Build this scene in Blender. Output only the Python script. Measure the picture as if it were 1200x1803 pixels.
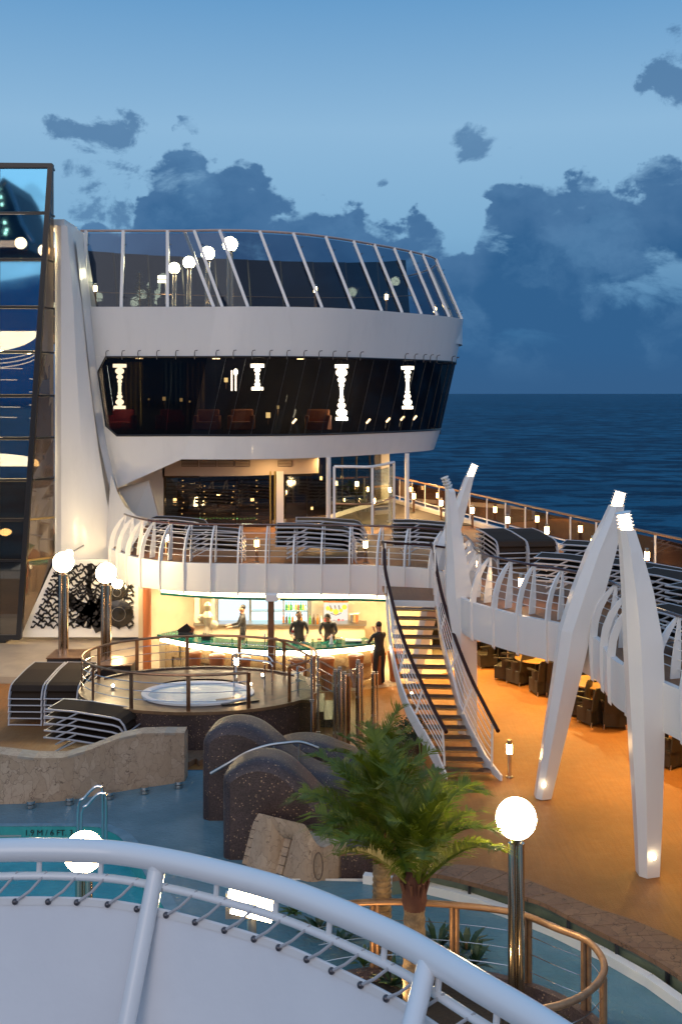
import bpy, math, random
from mathutils import Vector, Matrix
random.seed(7)
for _o in list(bpy.data.objects): bpy.data.objects.remove(_o)
SC = bpy.context.scene; COL = SC.collection
R = math.radians; PI = math.pi; F = 1850.0; H = 8.2

# ------------------------------------------------------------------ camera
cam = bpy.data.cameras.new('camera'); camo = bpy.data.objects.new('camera', cam); COL.objects.link(camo)
camo.location = (0, 0, H); camo.rotation_euler = (R(90), 0, 0)
cam.sensor_fit = 'VERTICAL'; cam.sensor_height = 36.0; cam.lens = 36.0*F/1803.0
cam.shift_y = -208.5/1803.0; cam.clip_start = 0.1; cam.clip_end = 300000
SC.camera = camo

# ------------------------------------------------------------------ colour management, render
SC.view_settings.view_transform = 'Standard'; SC.view_settings.look = 'None'
SC.view_settings.exposure = 0.0; SC.view_settings.gamma = 1.0
try: SC.view_settings.use_curve_mapping = False
except Exception: pass
SC.render.engine = 'CYCLES'
SC.cycles.use_denoising = True
SC.cycles.max_bounces = 8; SC.cycles.transparent_max_bounces = 24
SC.cycles.glossy_bounces = 4; SC.cycles.diffuse_bounces = 3; SC.cycles.transmission_bounces = 6
SC.cycles.sample_clamp_indirect = 4.0; SC.cycles.caustics_reflective = False; SC.cycles.caustics_refractive = False
SC.cycles.use_light_tree = True

# ------------------------------------------------------------------ world: dusk sky with cumulus
class NT:
    def __init__(s, tree): s.t = tree; tree.nodes.clear()
    def n(s, typ, **kw):
        nd = s.t.nodes.new(typ)
        ins = kw.pop('ins', {})
        for k, v in kw.items(): setattr(nd, k, v)
        for k, v in ins.items():
            if isinstance(v, bpy.types.NodeSocket): s.t.links.new(v, nd.inputs[k])
            elif v is not None: nd.inputs[k].default_value = v
        return nd
    def m(s, op, a, b=None, c=None, clamp=False):
        nd = s.n('ShaderNodeMath', operation=op, use_clamp=clamp)
        for i, v in enumerate((a, b, c)):
            if v is None: continue
            if isinstance(v, bpy.types.NodeSocket): s.t.links.new(v, nd.inputs[i])
            else: nd.inputs[i].default_value = v
        return nd.outputs[0]
    def noise(s, vec, scale, detail=4, rough=.55, lac=2.0, dist=0.0, dim='3D'):
        nd = s.n('ShaderNodeTexNoise', noise_dimensions=dim)
        if vec is not None: s.t.links.new(vec, nd.inputs['Vector'])
        nd.inputs['Scale'].default_value = scale; nd.inputs['Detail'].default_value = detail
        nd.inputs['Roughness'].default_value = rough; nd.inputs['Lacunarity'].default_value = lac
        nd.inputs['Distortion'].default_value = dist
        return nd.outputs[0]
    def ramp(s, fac, stops, interp='LINEAR'):
        nd = s.n('ShaderNodeValToRGB'); cr = nd.color_ramp; cr.interpolation = interp
        while len(cr.elements) < len(stops): cr.elements.new(0.5)
        for e, (p, c) in zip(cr.elements, stops):
            e.position = p; e.color = (c[0], c[1], c[2], 1) if not isinstance(c, (int, float)) else (c, c, c, 1)
        s.t.links.new(fac, nd.inputs[0]); return nd.outputs[0]
    def mix(s, f, a, b):
        nd = s.n('ShaderNodeMix', data_type='RGBA')
        for i, v in ((0, f), (6, a), (7, b)):
            if isinstance(v, bpy.types.NodeSocket): s.t.links.new(v, nd.inputs[i])
            elif isinstance(v, (tuple, list)): nd.inputs[i].default_value = (v[0], v[1], v[2], 1)
            else: nd.inputs[i].default_value = v
        return nd.outputs[2]
    def sstep(s, x, lo, hi):
        nd = s.n('ShaderNodeMapRange', interpolation_type='SMOOTHSTEP')
        s.t.links.new(x, nd.inputs[0])
        for i, v in ((1, lo), (2, hi)):
            if isinstance(v, bpy.types.NodeSocket): s.t.links.new(v, nd.inputs[i])
            else: nd.inputs[i].default_value = v
        nd.inputs[3].default_value = 0; nd.inputs[4].default_value = 1
        return nd.outputs[0]

def make_world():
    w = bpy.data.worlds.new('World'); SC.world = w; w.use_nodes = True
    g = NT(w.node_tree)
    tc = g.n('ShaderNodeTexCoord').outputs['Generated']
    sp = g.n('ShaderNodeSeparateXYZ', ins={0: tc})
    x, y, z = sp.outputs
    az = g.m('ARCTAN2', x, y)
    hd = g.m('SQRT', g.m('ADD', g.m('MULTIPLY', x, x), g.m('MULTIPLY', y, y)))
    v = g.m('DIVIDE', z, g.m('MAXIMUM', hd, 0.02))
    # base gradient with height
    vv = g.m('DIVIDE', g.m('MINIMUM', g.m('MAXIMUM', v, 0.0), 2.0), 2.0)
    vq = g.m('POWER', vv, 0.5)
    P = lambda t: math.sqrt(t/2.0)
    base = g.ramp(vq, [(0.0, (.022, .090, .20)), (P(.06), (.065, .21, .41)), (P(.15), (.21, .42, .64)),
                       (P(.25), (.27, .48, .70)), (P(.38), (.135, .335, .60)), (1.0, (.17, .36, .66))])
    # afterglow opposite the view (behind the photographer)
    back = g.sstep(g.m('MULTIPLY', y, -1.0), -0.15, 0.95)
    lowb = g.m('SUBTRACT', 1.0, g.sstep(v, 0.15, 1.6))
    base = g.mix(g.m('MULTIPLY', back, g.m('ADD', 0.25, g.m('MULTIPLY', lowb, .6))), base, (.80, .83, .96))
    # cloud coordinates (azimuth, height)
    cv = g.n('ShaderNodeCombineXYZ', ins={0: g.m('MULTIPLY', az, 1.0), 1: g.m('MULTIPLY', v, 1.25), 2: 0.0}).outputs[0]
    n1 = g.noise(cv, 9.0, 9, .58, 2.1, .05)
    n2 = g.noise(cv, 26.0, 6, .6)
    wn = g.n('ShaderNodeTexNoise', ins={'Vector': cv, 'Scale': 14.0, 'Detail': 5.0, 'Roughness': .6})
    wv_ = g.n('ShaderNodeVectorMath', operation='SCALE', ins={0: g.n('ShaderNodeVectorMath', operation='SUBTRACT', ins={0: wn.outputs['Color'], 1: (.5, .5, .5)}).outputs[0], 'Scale': .10})
    cvw = g.n('ShaderNodeVectorMath', operation='ADD', ins={0: cv, 1: wv_.outputs[0]}).outputs[0]
    vor = g.n('ShaderNodeTexVoronoi', feature='SMOOTH_F1', ins={'Vector': cvw, 'Scale': 20.0, 'Smoothness': .7})
    vor2 = g.n('ShaderNodeTexVoronoi', feature='SMOOTH_F1', ins={'Vector': cvw, 'Scale': 50.0, 'Smoothness': .6})
    bil = g.m('SUBTRACT', .5, vor.outputs['Distance']); bil2 = g.m('SUBTRACT', .5, vor2.outputs['Distance'])
    # envelope of the cloud tops against azimuth
    fc = g.n('ShaderNodeFloatCurve')
    c = fc.mapping.curves[0]
    pts = [(-3.2, .14), (-2, .2), (-1, .12), (-.5, .16)]
    for px, py in [(0, 375), (90, 430), (150, 395), (215, 372), (250, 385), (272, 300), (290, 238), (330, 243), (375, 262), (420, 258), (452, 262), (480, 305),
                   (540, 330), (570, 318), (605, 322), (640, 372), (668, 392), (700, 368), (745, 338), (785, 352), (820, 392), (845, 355), (872, 300), (905, 262), (935, 268),
                   (970, 312), (1010, 330), (1060, 318), (1110, 320), (1150, 288), (1200, 272)]:
        pts.append((math.atan((px-600)/F), (693-py)/F))
    pts += [(.6, .13), (1.2, .2), (2.2, .12), (3.2, .14)]
    # map azimuth piecewise: compress outside the view
    a0, a1 = -.5, .6
    xs = []
    def mp(a): return (a+3.2)/6.4
    while len(c.points) < len(pts): c.points.new(0.5, 0.5)
    for p_, (a, b) in zip(c.points, pts):
        p_.location = (mp(a), b*3.0); p_.handle_type = 'AUTO'
    fc.mapping.update()
    g.t.links.new(g.m('DIVIDE', g.m('ADD', g.m('ADD', az, g.m('MULTIPLY', g.m('SUBTRACT', n2, .5), .02)), 3.2), 6.4), fc.inputs['Value'])
    env = g.m('DIVIDE', fc.outputs[0], 3.0)
    d = g.m('ADD', g.m('SUBTRACT', env, v), .010)
    d = g.m('ADD', d, g.m('MULTIPLY', g.m('SUBTRACT', n1, .5), .07))
    d = g.m('ADD', d, g.m('MULTIPLY', g.m('SUBTRACT', bil, .22), .075))
    d = g.m('ADD', d, g.m('MULTIPLY', g.m('SUBTRACT', bil2, .22), .03))
    d = g.m('ADD', d, g.m('MULTIPLY', g.m('SUBTRACT', n2, .5), .03))
    mask = g.sstep(d, -.003, .011)
    # torn openings lower down
    hol = g.noise(g.n('ShaderNodeCombineXYZ', ins={0: g.m('MULTIPLY', az, 1.0), 1: g.m('MULTIPLY', v, 2.2), 2: 4.7}).outputs[0], 7.0, 7, .6, 2.0, .4)
    hole = g.m('MULTIPLY', g.sstep(hol, .52, .64), g.sstep(v, .03, .09))
    mask = g.m('MULTIPLY', mask, g.m('SUBTRACT', 1.0, g.m('MULTIPLY', hole, .8)))
    # loose puffs above
    pn = g.noise(cv, 16.0, 8, .62, 2.1, .3)
    def blob(px, py, rx, ry):
        u0, v0 = math.atan((px-600)/F), (693-py)/F
        e = g.m('ADD', g.m('POWER', g.m('ABSOLUTE', g.m('DIVIDE', g.m('SUBTRACT', az, u0), rx)), 2.0),
                g.m('POWER', g.m('ABSOLUTE', g.m('DIVIDE', g.m('SUBTRACT', v, v0), ry)), 2.0))
        return g.m('SUBTRACT', 1.0, e, clamp=True)
    bl = blob(185, 245, .055, .036)
    for bb in ((130, 243, .03, .016), (185, 315, .05, .026), (120, 240, .03, .02), (828, 255, .028, .024), (1195, 140, .045, .05), (215, 385, .05, .03), (670, 322, .012, .008)):
        bl = g.m('MAXIMUM', bl, blob(*bb))
    puff = g.m('MULTIPLY', g.m('MULTIPLY', g.sstep(g.m('ADD', g.m('MULTIPLY', bl, .55), g.m('MULTIPLY', g.m('SUBTRACT', pn, .5), 2.6)), .26, .55), g.sstep(bl, 0.0, .12)), .8)
    mask = g.m('MAXIMUM', mask, puff)
    # shading inside the clouds: deeper where thick, paler at ragged tops
    sh = g.m('ADD', g.m('MULTIPLY', g.noise(cvw, 9.0, 8, .55, 2.0, .0), .9), g.m('MULTIPLY', bil, .18))
    depth = g.sstep(d, 0.0, .10)
    ccol = g.mix(g.sstep(sh, .40, .62), (.032, .118, .27), (.078, .20, .38))
    ccol = g.mix(g.m('MULTIPLY', g.m('SUBTRACT', 1.0, depth), .55), ccol, (.095, .215, .40))
    low = g.m('SUBTRACT', 1.0, g.sstep(v, 0.01, .14))
    ccol = g.mix(g.m('MULTIPLY', low, .5), ccol, (.033, .115, .265))
    col = g.mix(mask, base, ccol)
    # thin mist band just over the horizon and the dark below it
    col = g.mix(g.m('SUBTRACT', 1.0, g.sstep(v, 0.0, .05)), col, (.036, .112, .25))
    below = g.sstep(g.m('MULTIPLY', v, -1.0), 0.0, .02)
    col = g.mix(below, col, (.004, .02, .045))
    bg = g.n('ShaderNodeBackground', ins={0: col, 1: 1.0})
    out = g.n('ShaderNodeOutputWorld', ins={0: bg.outputs[0]})
make_world()

# ------------------------------------------------------------------ the one sun: a trace of afterglow, broad and low
sl = bpy.data.lights.new('sun', 'SUN'); sl.energy = 0.5; sl.angle = R(35); sl.color = (1.0, .82, .72)
so = bpy.data.objects.new('sun', sl); COL.objects.link(so)
so.rotation_euler = Vector((.35, .92, -.42)).to_track_quat('-Z', 'Y').to_euler()

# ------------------------------------------------------------------ helpers
def Wz(px, py, z):            # point of the place at height z that lies on this line of sight
    Y = F*(H-z)/(py-693.0); return Vector(((px-600)*Y/F, Y, z))
def Wy(px, py, Y):
    return Vector(((px-600)*Y/F, Y, H-(py-693.0)*Y/F))

class MB:
    def __init__(s): s.v = []; s.f = []
    def add(s, vs, fs):
        k = len(s.v); s.v += [Vector(p) for p in vs]; s.f += [tuple(i+k for i in f) for f in fs]; return s
    def box(s, c, d, rz=0, rot=None):
        hx, hy, hz = d[0]/2, d[1]/2, d[2]/2
        M = rot if rot is not None else Matrix.Rotation(rz, 3, 'Z')
        vs = [Vector(c)+M @ Vector((x*hx, y*hy, z*hz)) for z in (-1, 1) for x, y in ((-1, -1), (1, -1), (1, 1), (-1, 1))]
        return s.add(vs, [(3, 2, 1, 0), (4, 5, 6, 7), (0, 1, 5, 4), (1, 2, 6, 5), (2, 3, 7, 6), (3, 0, 4, 7)])
    def beam(s, a, b, w, h, up=(0, 0, 1)):      # box between two points
        a, b = Vector(a), Vector(b); d = (b-a); L = d.length
        if L < 1e-6: return s
        d.normalize(); u = Vector(up)
        if abs(d.dot(u)) > .98: u = Vector((0, 1, 0))
        x = d.cross(u).normalized(); u2 = x.cross(d).normalized()
        M = Matrix((x, d, u2)).transposed()
        return s.box((a+b)/2, (w, L, h), rot=M)
    def tube(s, pts, r, n=8, closed=False, caps=True):
        pts = [Vector(p) for p in pts]; m = len(pts)
        rs = r if isinstance(r, (list, tuple)) else [r]*m
        rings = []; prev = None
        for i in range(m):
            if closed: t = pts[(i+1) % m]-pts[i-1]
            else: t = pts[min(i+1, m-1)]-pts[max(i-1, 0)]
            t.normalize()
            if prev is None:
                u = Vector((0, 0, 1)) if abs(t.z) < .9 else Vector((1, 0, 0))
                x = t.cross(u).normalized()
            else:
                x = (prev-t*prev.dot(t))
                x = x.normalized() if x.length > 1e-5 else t.cross(Vector((0, 0, 1))).normalized()
            prev = x; y = t.cross(x).normalized()
            rings.append([pts[i]+(x*math.cos(2*PI*k/n)+y*math.sin(2*PI*k/n))*rs[i] for k in range(n)])
        k0 = len(s.v)
        for rg in rings: s.v += rg
        for i in range(m if closed else m-1):
            j = (i+1) % m
            for k in range(n):
                s.f.append((k0+i*n+k, k0+i*n+(k+1) % n, k0+j*n+(k+1) % n, k0+j*n+k))
        if caps and not closed:
            s.f.append(tuple(k0+k for k in range(n))[::-1]); s.f.append(tuple(k0+(m-1)*n+k for k in range(n)))
        return s
    def lathe(s, prof, c=(0, 0, 0), n=20, axis=None):
        c = Vector(c); k0 = len(s.v); m = len(prof)
        for r, z in prof:
            for k in range(n):
                a = 2*PI*k/n; p = Vector((r*math.cos(a), r*math.sin(a), z))
                if axis is not None: p = axis @ p
                s.v.append(c+p)
        for i in range(m-1):
            for k in range(n):
                s.f.append((k0+i*n+k, k0+i*n+(k+1) % n, k0+(i+1)*n+(k+1) % n, k0+(i+1)*n+k))
        s.f.append(tuple(k0+k for k in range(n))[::-1]); s.f.append(tuple(k0+(m-1)*n+k for k in range(n)))
        return s
    def sphere(s, c, r, n=20, m=12, sz=1.0):
        return s.lathe([(max(r*math.sin(PI*i/m), 1e-4), -r*sz*math.cos(PI*i/m)) for i in range(m+1)], c, n)
    def grid(s, rows):          # rows of equal length -> quad sheet
        k0 = len(s.v); n = len(rows[0])
        for r in rows: s.v += [Vector(p) for p in r]
        for i in range(len(rows)-1):
            for j in range(n-1):
                s.f.append((k0+i*n+j, k0+i*n+j+1, k0+(i+1)*n+j+1, k0+(i+1)*n+j))
        return s
    def slab(s, rows, t):       # quad sheet with thickness vector(s) t
        t = Vector(t); a = [[Vector(p) for p in r] for r in rows]; b = [[p+t for p in r] for r in a]
        s.grid(a); s.grid([r[::-1] for r in b])
        R_, n = len(a), len(a[0])
        s.grid([a[0], b[0]]); s.grid([a[-1], b[-1]])
        s.grid([[r[0] for r in a], [r[0] for r in b]]); s.grid([[r[-1] for r in a], [r[-1] for r in b]])
        return s
    def prism(s, poly, t):      # planar polygon swept by vector t
        poly = [Vector(p) for p in poly]; t = Vector(t); n = len(poly); k0 = len(s.v)
        s.v += poly+[p+t for p in poly]
        s.f.append(tuple(range(k0, k0+n))[::-1]); s.f.append(tuple(range(k0+n, k0+2*n)))
        for i in range(n):
            j = (i+1) % n; s.f.append((k0+i, k0+j, k0+n+j, k0+n+i))
        return s
    def build(s, name, mat, parent=None, smooth=False, bevel=0, origin=None, **tags):
        me = bpy.data.meshes.new(name)
        if parent is not None: off = ORG.get(parent.name, Vector((0, 0, 0)))
        else:
            off = Vector(origin) if origin is not None else (Vector((sum(v.x for v in s.v)/len(s.v), sum(v.y for v in s.v)/len(s.v), min(v.z for v in s.v))))
        me.from_pydata([tuple(v-off) for v in s.v], [], s.f); me.update()
        import bmesh
        b = bmesh.new(); b.from_mesh(me); bmesh.ops.recalc_face_normals(b, faces=b.faces); b.to_mesh(me); b.free()
        if mat is not None: me.materials.append(mat)
        o = bpy.data.objects.new(name, me); COL.objects.link(o)
        if parent is not None: o.parent = parent
        else: o.location = off
        ORG[o.name] = off
        if smooth:
            me.shade_smooth()
            try: me.set_sharp_from_angle(angle=R(38))
            except Exception: pass
        if bevel:
            md = o.modifiers.new('bevel', 'BEVEL'); md.width = bevel; md.segments = 2; md.limit_method = 'ANGLE'
        for k, val in tags.items(): o[k] = val
        return o
ORG = {}
def thing(name, label, cat, loc=(0, 0, 0), rz=0, group=None):
    o = bpy.data.objects.new(name, None); COL.objects.link(o); o.location = loc; o.rotation_euler = (0, 0, rz)
    o.empty_display_size = .1
    o['label'] = label; o['category'] = cat
    if group: o['group'] = group
    ORG[o.name] = Vector(loc) if rz == 0 else Vector((0, 0, 0))
    return o
def tag(o, label, cat, group=None):
    o['label'] = label; o['category'] = cat
    if group: o['group'] = group
    return o
def local(o): ORG[o.name] = Vector((0, 0, 0)); return o
def dup(root, loc, rz=0, label=None, group=None, scale=None):
    def cp(o, par):
        c = o.copy(); COL.objects.link(c)
        if par is not None: c.parent = par
        for ch in o.children: cp(ch, c)
        return c
    r = cp(root, None); r.location = loc; r.rotation_euler = (0, 0, rz)
    if label: r['label'] = label
    if group: r['group'] = group
    if scale: r.scale = (scale,)*3
    return r
def struct(o): o['kind'] = 'structure'; return o
def inst(o, parent, loc=(0, 0, 0), rot=(0, 0, 0), scale=None):      # another piece sharing the mesh
    c = o.copy(); COL.objects.link(c); c.parent = parent; c.location = loc; c.rotation_euler = rot
    if scale: c.scale = scale
    return c
def catmull(pts, k=6, closed=False):
    pts = [Vector(p) for p in pts]; n = len(pts); out = []
    rng = range(n if closed else n-1)
    for i in rng:
        p0 = pts[(i-1) % n] if (closed or i > 0) else pts[0]*2-pts[1]
        p1 = pts[i]; p2 = pts[(i+1) % n]
        p3 = pts[(i+2) % n] if (closed or i+2 < n) else p2*2-p1
        for j in range(k):
            t = j/k
            out.append(.5*((2*p1)+(p2-p0)*t+(2*p0-5*p1+4*p2-p3)*t*t+(3*p1-p0-3*p2+p3)*t**3))
    if not closed: out.append(pts[-1])
    return out
def resample(pts, step):
    pts = [Vector(p) for p in pts]; L = [0]
    for a, b in zip(pts, pts[1:]): L.append(L[-1]+(b-a).length)
    n = max(1, round(L[-1]/step)); out = []; j = 0
    for i in range(n+1):
        d = L[-1]*i/n
        while j < len(pts)-2 and L[j+1] < d: j += 1
        seg = L[j+1]-L[j]; out.append(pts[j].lerp(pts[j+1], (d-L[j])/seg if seg > 1e-9 else 0))
    return out

# ------------------------------------------------------------------ materials
def mat(name, col, rough=.5, metal=0.0, col2=None, nscale=3.0, bump=0.0, bscale=40.0, spec=.5, coat=0.0, dirt=0.0, dist=.01, rvar=0.0):
    m = bpy.data.materials.new(name); m.use_nodes = True; g = NT(m.node_tree)
    co = g.n('ShaderNodeTexCoord').outputs['Object']
    geo = g.n('ShaderNodeNewGeometry').outputs['Position']
    b = g.n('ShaderNodeBsdfPrincipled')
    b.inputs['Metallic'].default_value = metal; b.inputs['Specular IOR Level'].default_value = spec
    b.inputs['Coat Weight'].default_value = coat; b.inputs['Roughness'].default_value = rough
    c = None
    if col2 is not None:
        nz = g.noise(geo, nscale, 6, .6)
        c = g.mix(g.sstep(nz, .32, .68), col, col2)
    if dirt > 0:
        mp = g.n('ShaderNodeMapping', ins={0: geo, 3: (1.6, 1.6, .35)})
        nz = g.noise(mp.outputs[0], 1.7, 7, .65)
        c = g.mix(g.m('MULTIPLY', g.sstep(nz, .45, .8), dirt), c if c is not None else col, tuple(x*.62 for x in col))
    if c is None: b.inputs['Base Color'].default_value = (*col, 1)
    else: g.t.links.new(c, b.inputs['Base Color'])
    if rvar > 0:
        nz = g.noise(geo, 5.0, 5, .6)
        g.t.links.new(g.m('ADD', rough-rvar/2, g.m('MULTIPLY', nz, rvar)), b.inputs['Roughness'])
    if name == 'orange_deck' or name == 'upper_deck_carpet':      # laid strips running along the ship
        mp2 = g.n('ShaderNodeMapping', ins={0: geo, 2: (0, 0, R(-17.5)), 3: (9.0, .55, 1.0)})
        st_ = g.noise(mp2.outputs[0], 2.2, 5, .6)
        c = g.mix(g.m('MULTIPLY', g.sstep(st_, .38, .66), .45), c, tuple(x*.62 for x in col)); g.t.links.new(c, b.inputs['Base Color'])
    if bump > 0:
        nz = g.noise(geo, bscale, 5, .6)
        bp = g.n('ShaderNodeBump', ins={'Height': nz, 'Strength': bump, 'Distance': dist}); g.t.links.new(bp.outputs[0], b.inputs['Normal'])
    g.n('ShaderNodeOutputMaterial', ins={0: b.outputs[0]})
    return m
def glow(name, col, strength, base=None):
    m = bpy.data.materials.new(name); m.use_nodes = True; g = NT(m.node_tree)
    e = g.n('ShaderNodeEmission', ins={0: (*col, 1), 1: strength})
    g.n('ShaderNodeOutputMaterial', ins={0: e.outputs[0]}); return m
def glass(name, tint=(1, 1, 1), refl=.5, rough=.02, gcol=(1, 1, 1), f0=.06, solid=None, sfac=0.0):
    # thin pane: tinted see-through with a mirror film on top; solid adds a body colour
    m = bpy.data.materials.new(name); m.use_nodes = True; g = NT(m.node_tree)
    tr = g.n('ShaderNodeBsdfTransparent', ins={0: (*tint, 1)})
    gl = g.n('ShaderNodeBsdfGlossy', ins={0: (*gcol, 1), 'Roughness': rough})
    fr = g.n('ShaderNodeLayerWeight', ins={'Blend': .18}).outputs['Facing']
    fac = g.m('ADD', f0, g.m('MULTIPLY', fr, refl), clamp=True)
    base = tr.outputs[0]
    if solid is not None:
        df = g.n('ShaderNodeBsdfDiffuse', ins={0: (*solid, 1)})
        base = g.n('ShaderNodeMixShader', ins={0: sfac, 1: tr.outputs[0], 2: df.outputs[0]}).outputs[0]
    mx = g.n('ShaderNodeMixShader', ins={0: fac, 1: base, 2: gl.outputs[0]})
    g.n('ShaderNodeOutputMaterial', ins={0: mx.outputs[0]}); return m

M = {}
M['white'] = mat('white_paint', (.70, .68, .66), .32, dirt=.16, spec=.5, coat=.15, bump=.05, bscale=3.0, dist=.02)
M['white2'] = mat('white_enamel', (.78, .76, .74), .25, dirt=.06)
M['mem'] = mat('awning_fabric', (.80, .80, .81), .7, col2=(.73, .73, .75), nscale=.8, bump=.2, bscale=2.5, dist=.03, dirt=.04)
M['pipe'] = mat('white_gloss_tube', (.80, .80, .80), .28, dirt=.05, coat=.3)
M['chrome'] = mat('polished_steel', (.72, .70, .68), .12, 1.0, rvar=.08)
M['steel'] = mat('brushed_steel', (.55, .53, .50), .3, 1.0)
M['bronze'] = mat('bronze_rail', (.36, .20, .11), .28, .85, col2=(.26, .14, .08), nscale=6)
M['copper'] = mat('copper_rail', (.40, .23, .12), .42, .45, col2=(.30, .16, .08), nscale=7)
M['warmsteel'] = mat('gilded_steel', (.64, .54, .42), .14, 1.0, rvar=.1)  # steel with the golden reflections on it put into its colour
M['wood_rail'] = mat('dark_handrail', (.035, .010, .008), .5, 0, spec=.2)
M['black'] = mat('black_metal', (.012, .011, .012), .3)
M['deckcol'] = mat('orange_deck', (.36, .145, .032), .5, col2=(.25, .095, .022), nscale=.5, bump=.9, bscale=38, dist=.012, dirt=.3, rvar=.3)
M['updeck'] = mat('upper_deck_carpet', (.32, .15, .065), .6, col2=(.23, .105, .05), nscale=.8, bump=.3, bscale=70, dist=.004)
M['tilefloor'] = mat('pale_stone_floor', (.50, .40, .29), .38, col2=(.40, .31, .23), nscale=1.4, bump=.1, bscale=12)
M['sling'] = mat('lounger_mesh_cloth', (.040, .026, .018), .85, spec=.15, bump=.2, bscale=300, dist=.001)
M['lframe'] = mat('lounger_frame_paint', (.46, .44, .45), .35, .1)
M['rattan'] = mat('black_rattan', (.014, .011, .009), .5, col2=(.026, .019, .014), nscale=60, bump=.6, bscale=160, dist=.004)
M['tabletop'] = mat('table_wood', (.42, .24, .08), .3, col2=(.32, .16, .05), nscale=8)
M['skin'] = mat('skin', (.42, .22, .14), .5)
M['hair'] = mat('black_hair', (.012, .010, .009), .55)
M['shirt'] = mat('black_uniform', (.02, .019, .02), .75, col2=(.03, .028, .03), nscale=9)
M['trouser'] = mat('black_trousers', (.012, .012, .014), .8)
M['shoe'] = mat('black_shoes', (.01, .01, .01), .3)
M['greenglass'] = mat('green_glass_slab', (.012, .16, .11), .06, spec=.8)
M['barwall'] = mat('cream_wall', (.68, .55, .36), .45, col2=(.60, .47, .30), nscale=1.5)
M['orangecol'] = mat('orange_column_paint', (.48, .15, .05), .35, dirt=.15)
M['leather'] = mat('tan_leather', (.36, .13, .05), .38, col2=(.28, .10, .04), nscale=5)
M['trunk'] = mat('palm_trunk_bark', (.33, .22, .11), .75, col2=(.16, .10, .05), nscale=9, bump=.8, bscale=45, dist=.02)
M['fibre'] = mat('palm_fibre', (.11, .035, .018), .8, bump=.8, bscale=70, dist=.02)
M['leafdark'] = mat('dark_green_leaf', (.02, .05, .02), .45)
M['soil'] = mat('planting_soil', (.03, .022, .016), .9, bump=.8, bscale=25, dist=.03)
M['plaster'] = mat('soffit_paint', (.55, .46, .37), .5)
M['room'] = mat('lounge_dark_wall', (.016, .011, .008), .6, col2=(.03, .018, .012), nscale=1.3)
M['red'] = mat('red_upholstery', (.25, .01, .015), .6)
M['globe'] = glow('lamp_globe_light', (1.0, .74, .38), 85.0)
M['globe2'] = glow('near_lamp_light', (1.0, .76, .40), 58.0)
M['lens'] = glow('bollard_light', (1.0, .60, .24), 75.0)
M['warm'] = glow('warm_light', (1.0, .72, .38), 14.0)
M['cove'] = glow('cove_light', (1.0, .80, .48), 14.0)
M['coolpanel'] = glow('fridge_light', (.62, .92, 1.0), 1.7)
M['bead'] = glow('bead_lamp_light', (1.0, .92, .72), 22.0)
M['tip'] = glow('pylon_lamp_light', (1.0, .74, .45), 16.0)
M['spot'] = glow('spot_light', (1.0, .78, .48), 30.0)
M['dglass'] = glass('dark_window_glass', (.26, .24, .22), .30, .03, (.6, .7, .8), .025)
M['lglass'] = glass('lounge_window_glass', (.45, .40, .33), .5, .03, (1, 1, 1), .08)
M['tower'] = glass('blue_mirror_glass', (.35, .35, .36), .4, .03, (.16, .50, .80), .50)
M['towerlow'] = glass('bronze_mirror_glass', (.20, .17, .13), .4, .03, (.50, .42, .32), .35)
M['towerside'] = glass('smoke_side_glass', (.34, .28, .22), .35, .05, (.75, .68, .6), .22, solid=(.20, .15, .12), sfac=.45)
M['topglass'] = glass('smoke_screen_glass', (.34, .42, .50), .30, .02, (.6, .7, .8), .03)
M['seaglass'] = glass('bronze_rail_glass', (.42, .30, .22), .5, .03, (1, .9, .8), .12, solid=(.16, .08, .05), sfac=.22)
M['clear'] = glass('clear_glass', (.82, .88, .82), .6, .02, (1, 1, 1), .08)

def dark_mosaic():
    m = bpy.data.materials.new('dark_mosaic'); m.use_nodes = True; g = NT(m.node_tree)
    geo = g.n('ShaderNodeNewGeometry').outputs['Position']
    b = g.n('ShaderNodeBsdfPrincipled', ins={'Roughness': .38})
    v = g.n('ShaderNodeTexVoronoi', feature='F1', ins={'Vector': geo, 'Scale': 55.0, 'Randomness': .4})
    sp = g.n('ShaderNodeSeparateColor', ins={0: v.outputs['Color']})
    base = g.mix(sp.outputs[0], (.040, .024, .022), (.098, .062, .056))
    base = g.mix(g.sstep(sp.outputs[1], .972, .98), base, (.42, .27, .16))
    n = g.noise(geo, 1.3, 4); base = g.mix(g.m('MULTIPLY', g.sstep(n, .4, .7), .5), base, (.02, .012, .011))
    g.t.links.new(base, b.inputs['Base Color'])
    bp = g.n('ShaderNodeBump', ins={'Height': v.outputs['Distance'], 'Strength': .5, 'Distance': .01}); bp.invert = True
    g.t.links.new(bp.outputs[0], b.inputs['Normal'])
    g.n('ShaderNodeOutputMaterial', ins={0: b.outputs[0]}); return m
M['mosaic'] = dark_mosaic()
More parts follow.
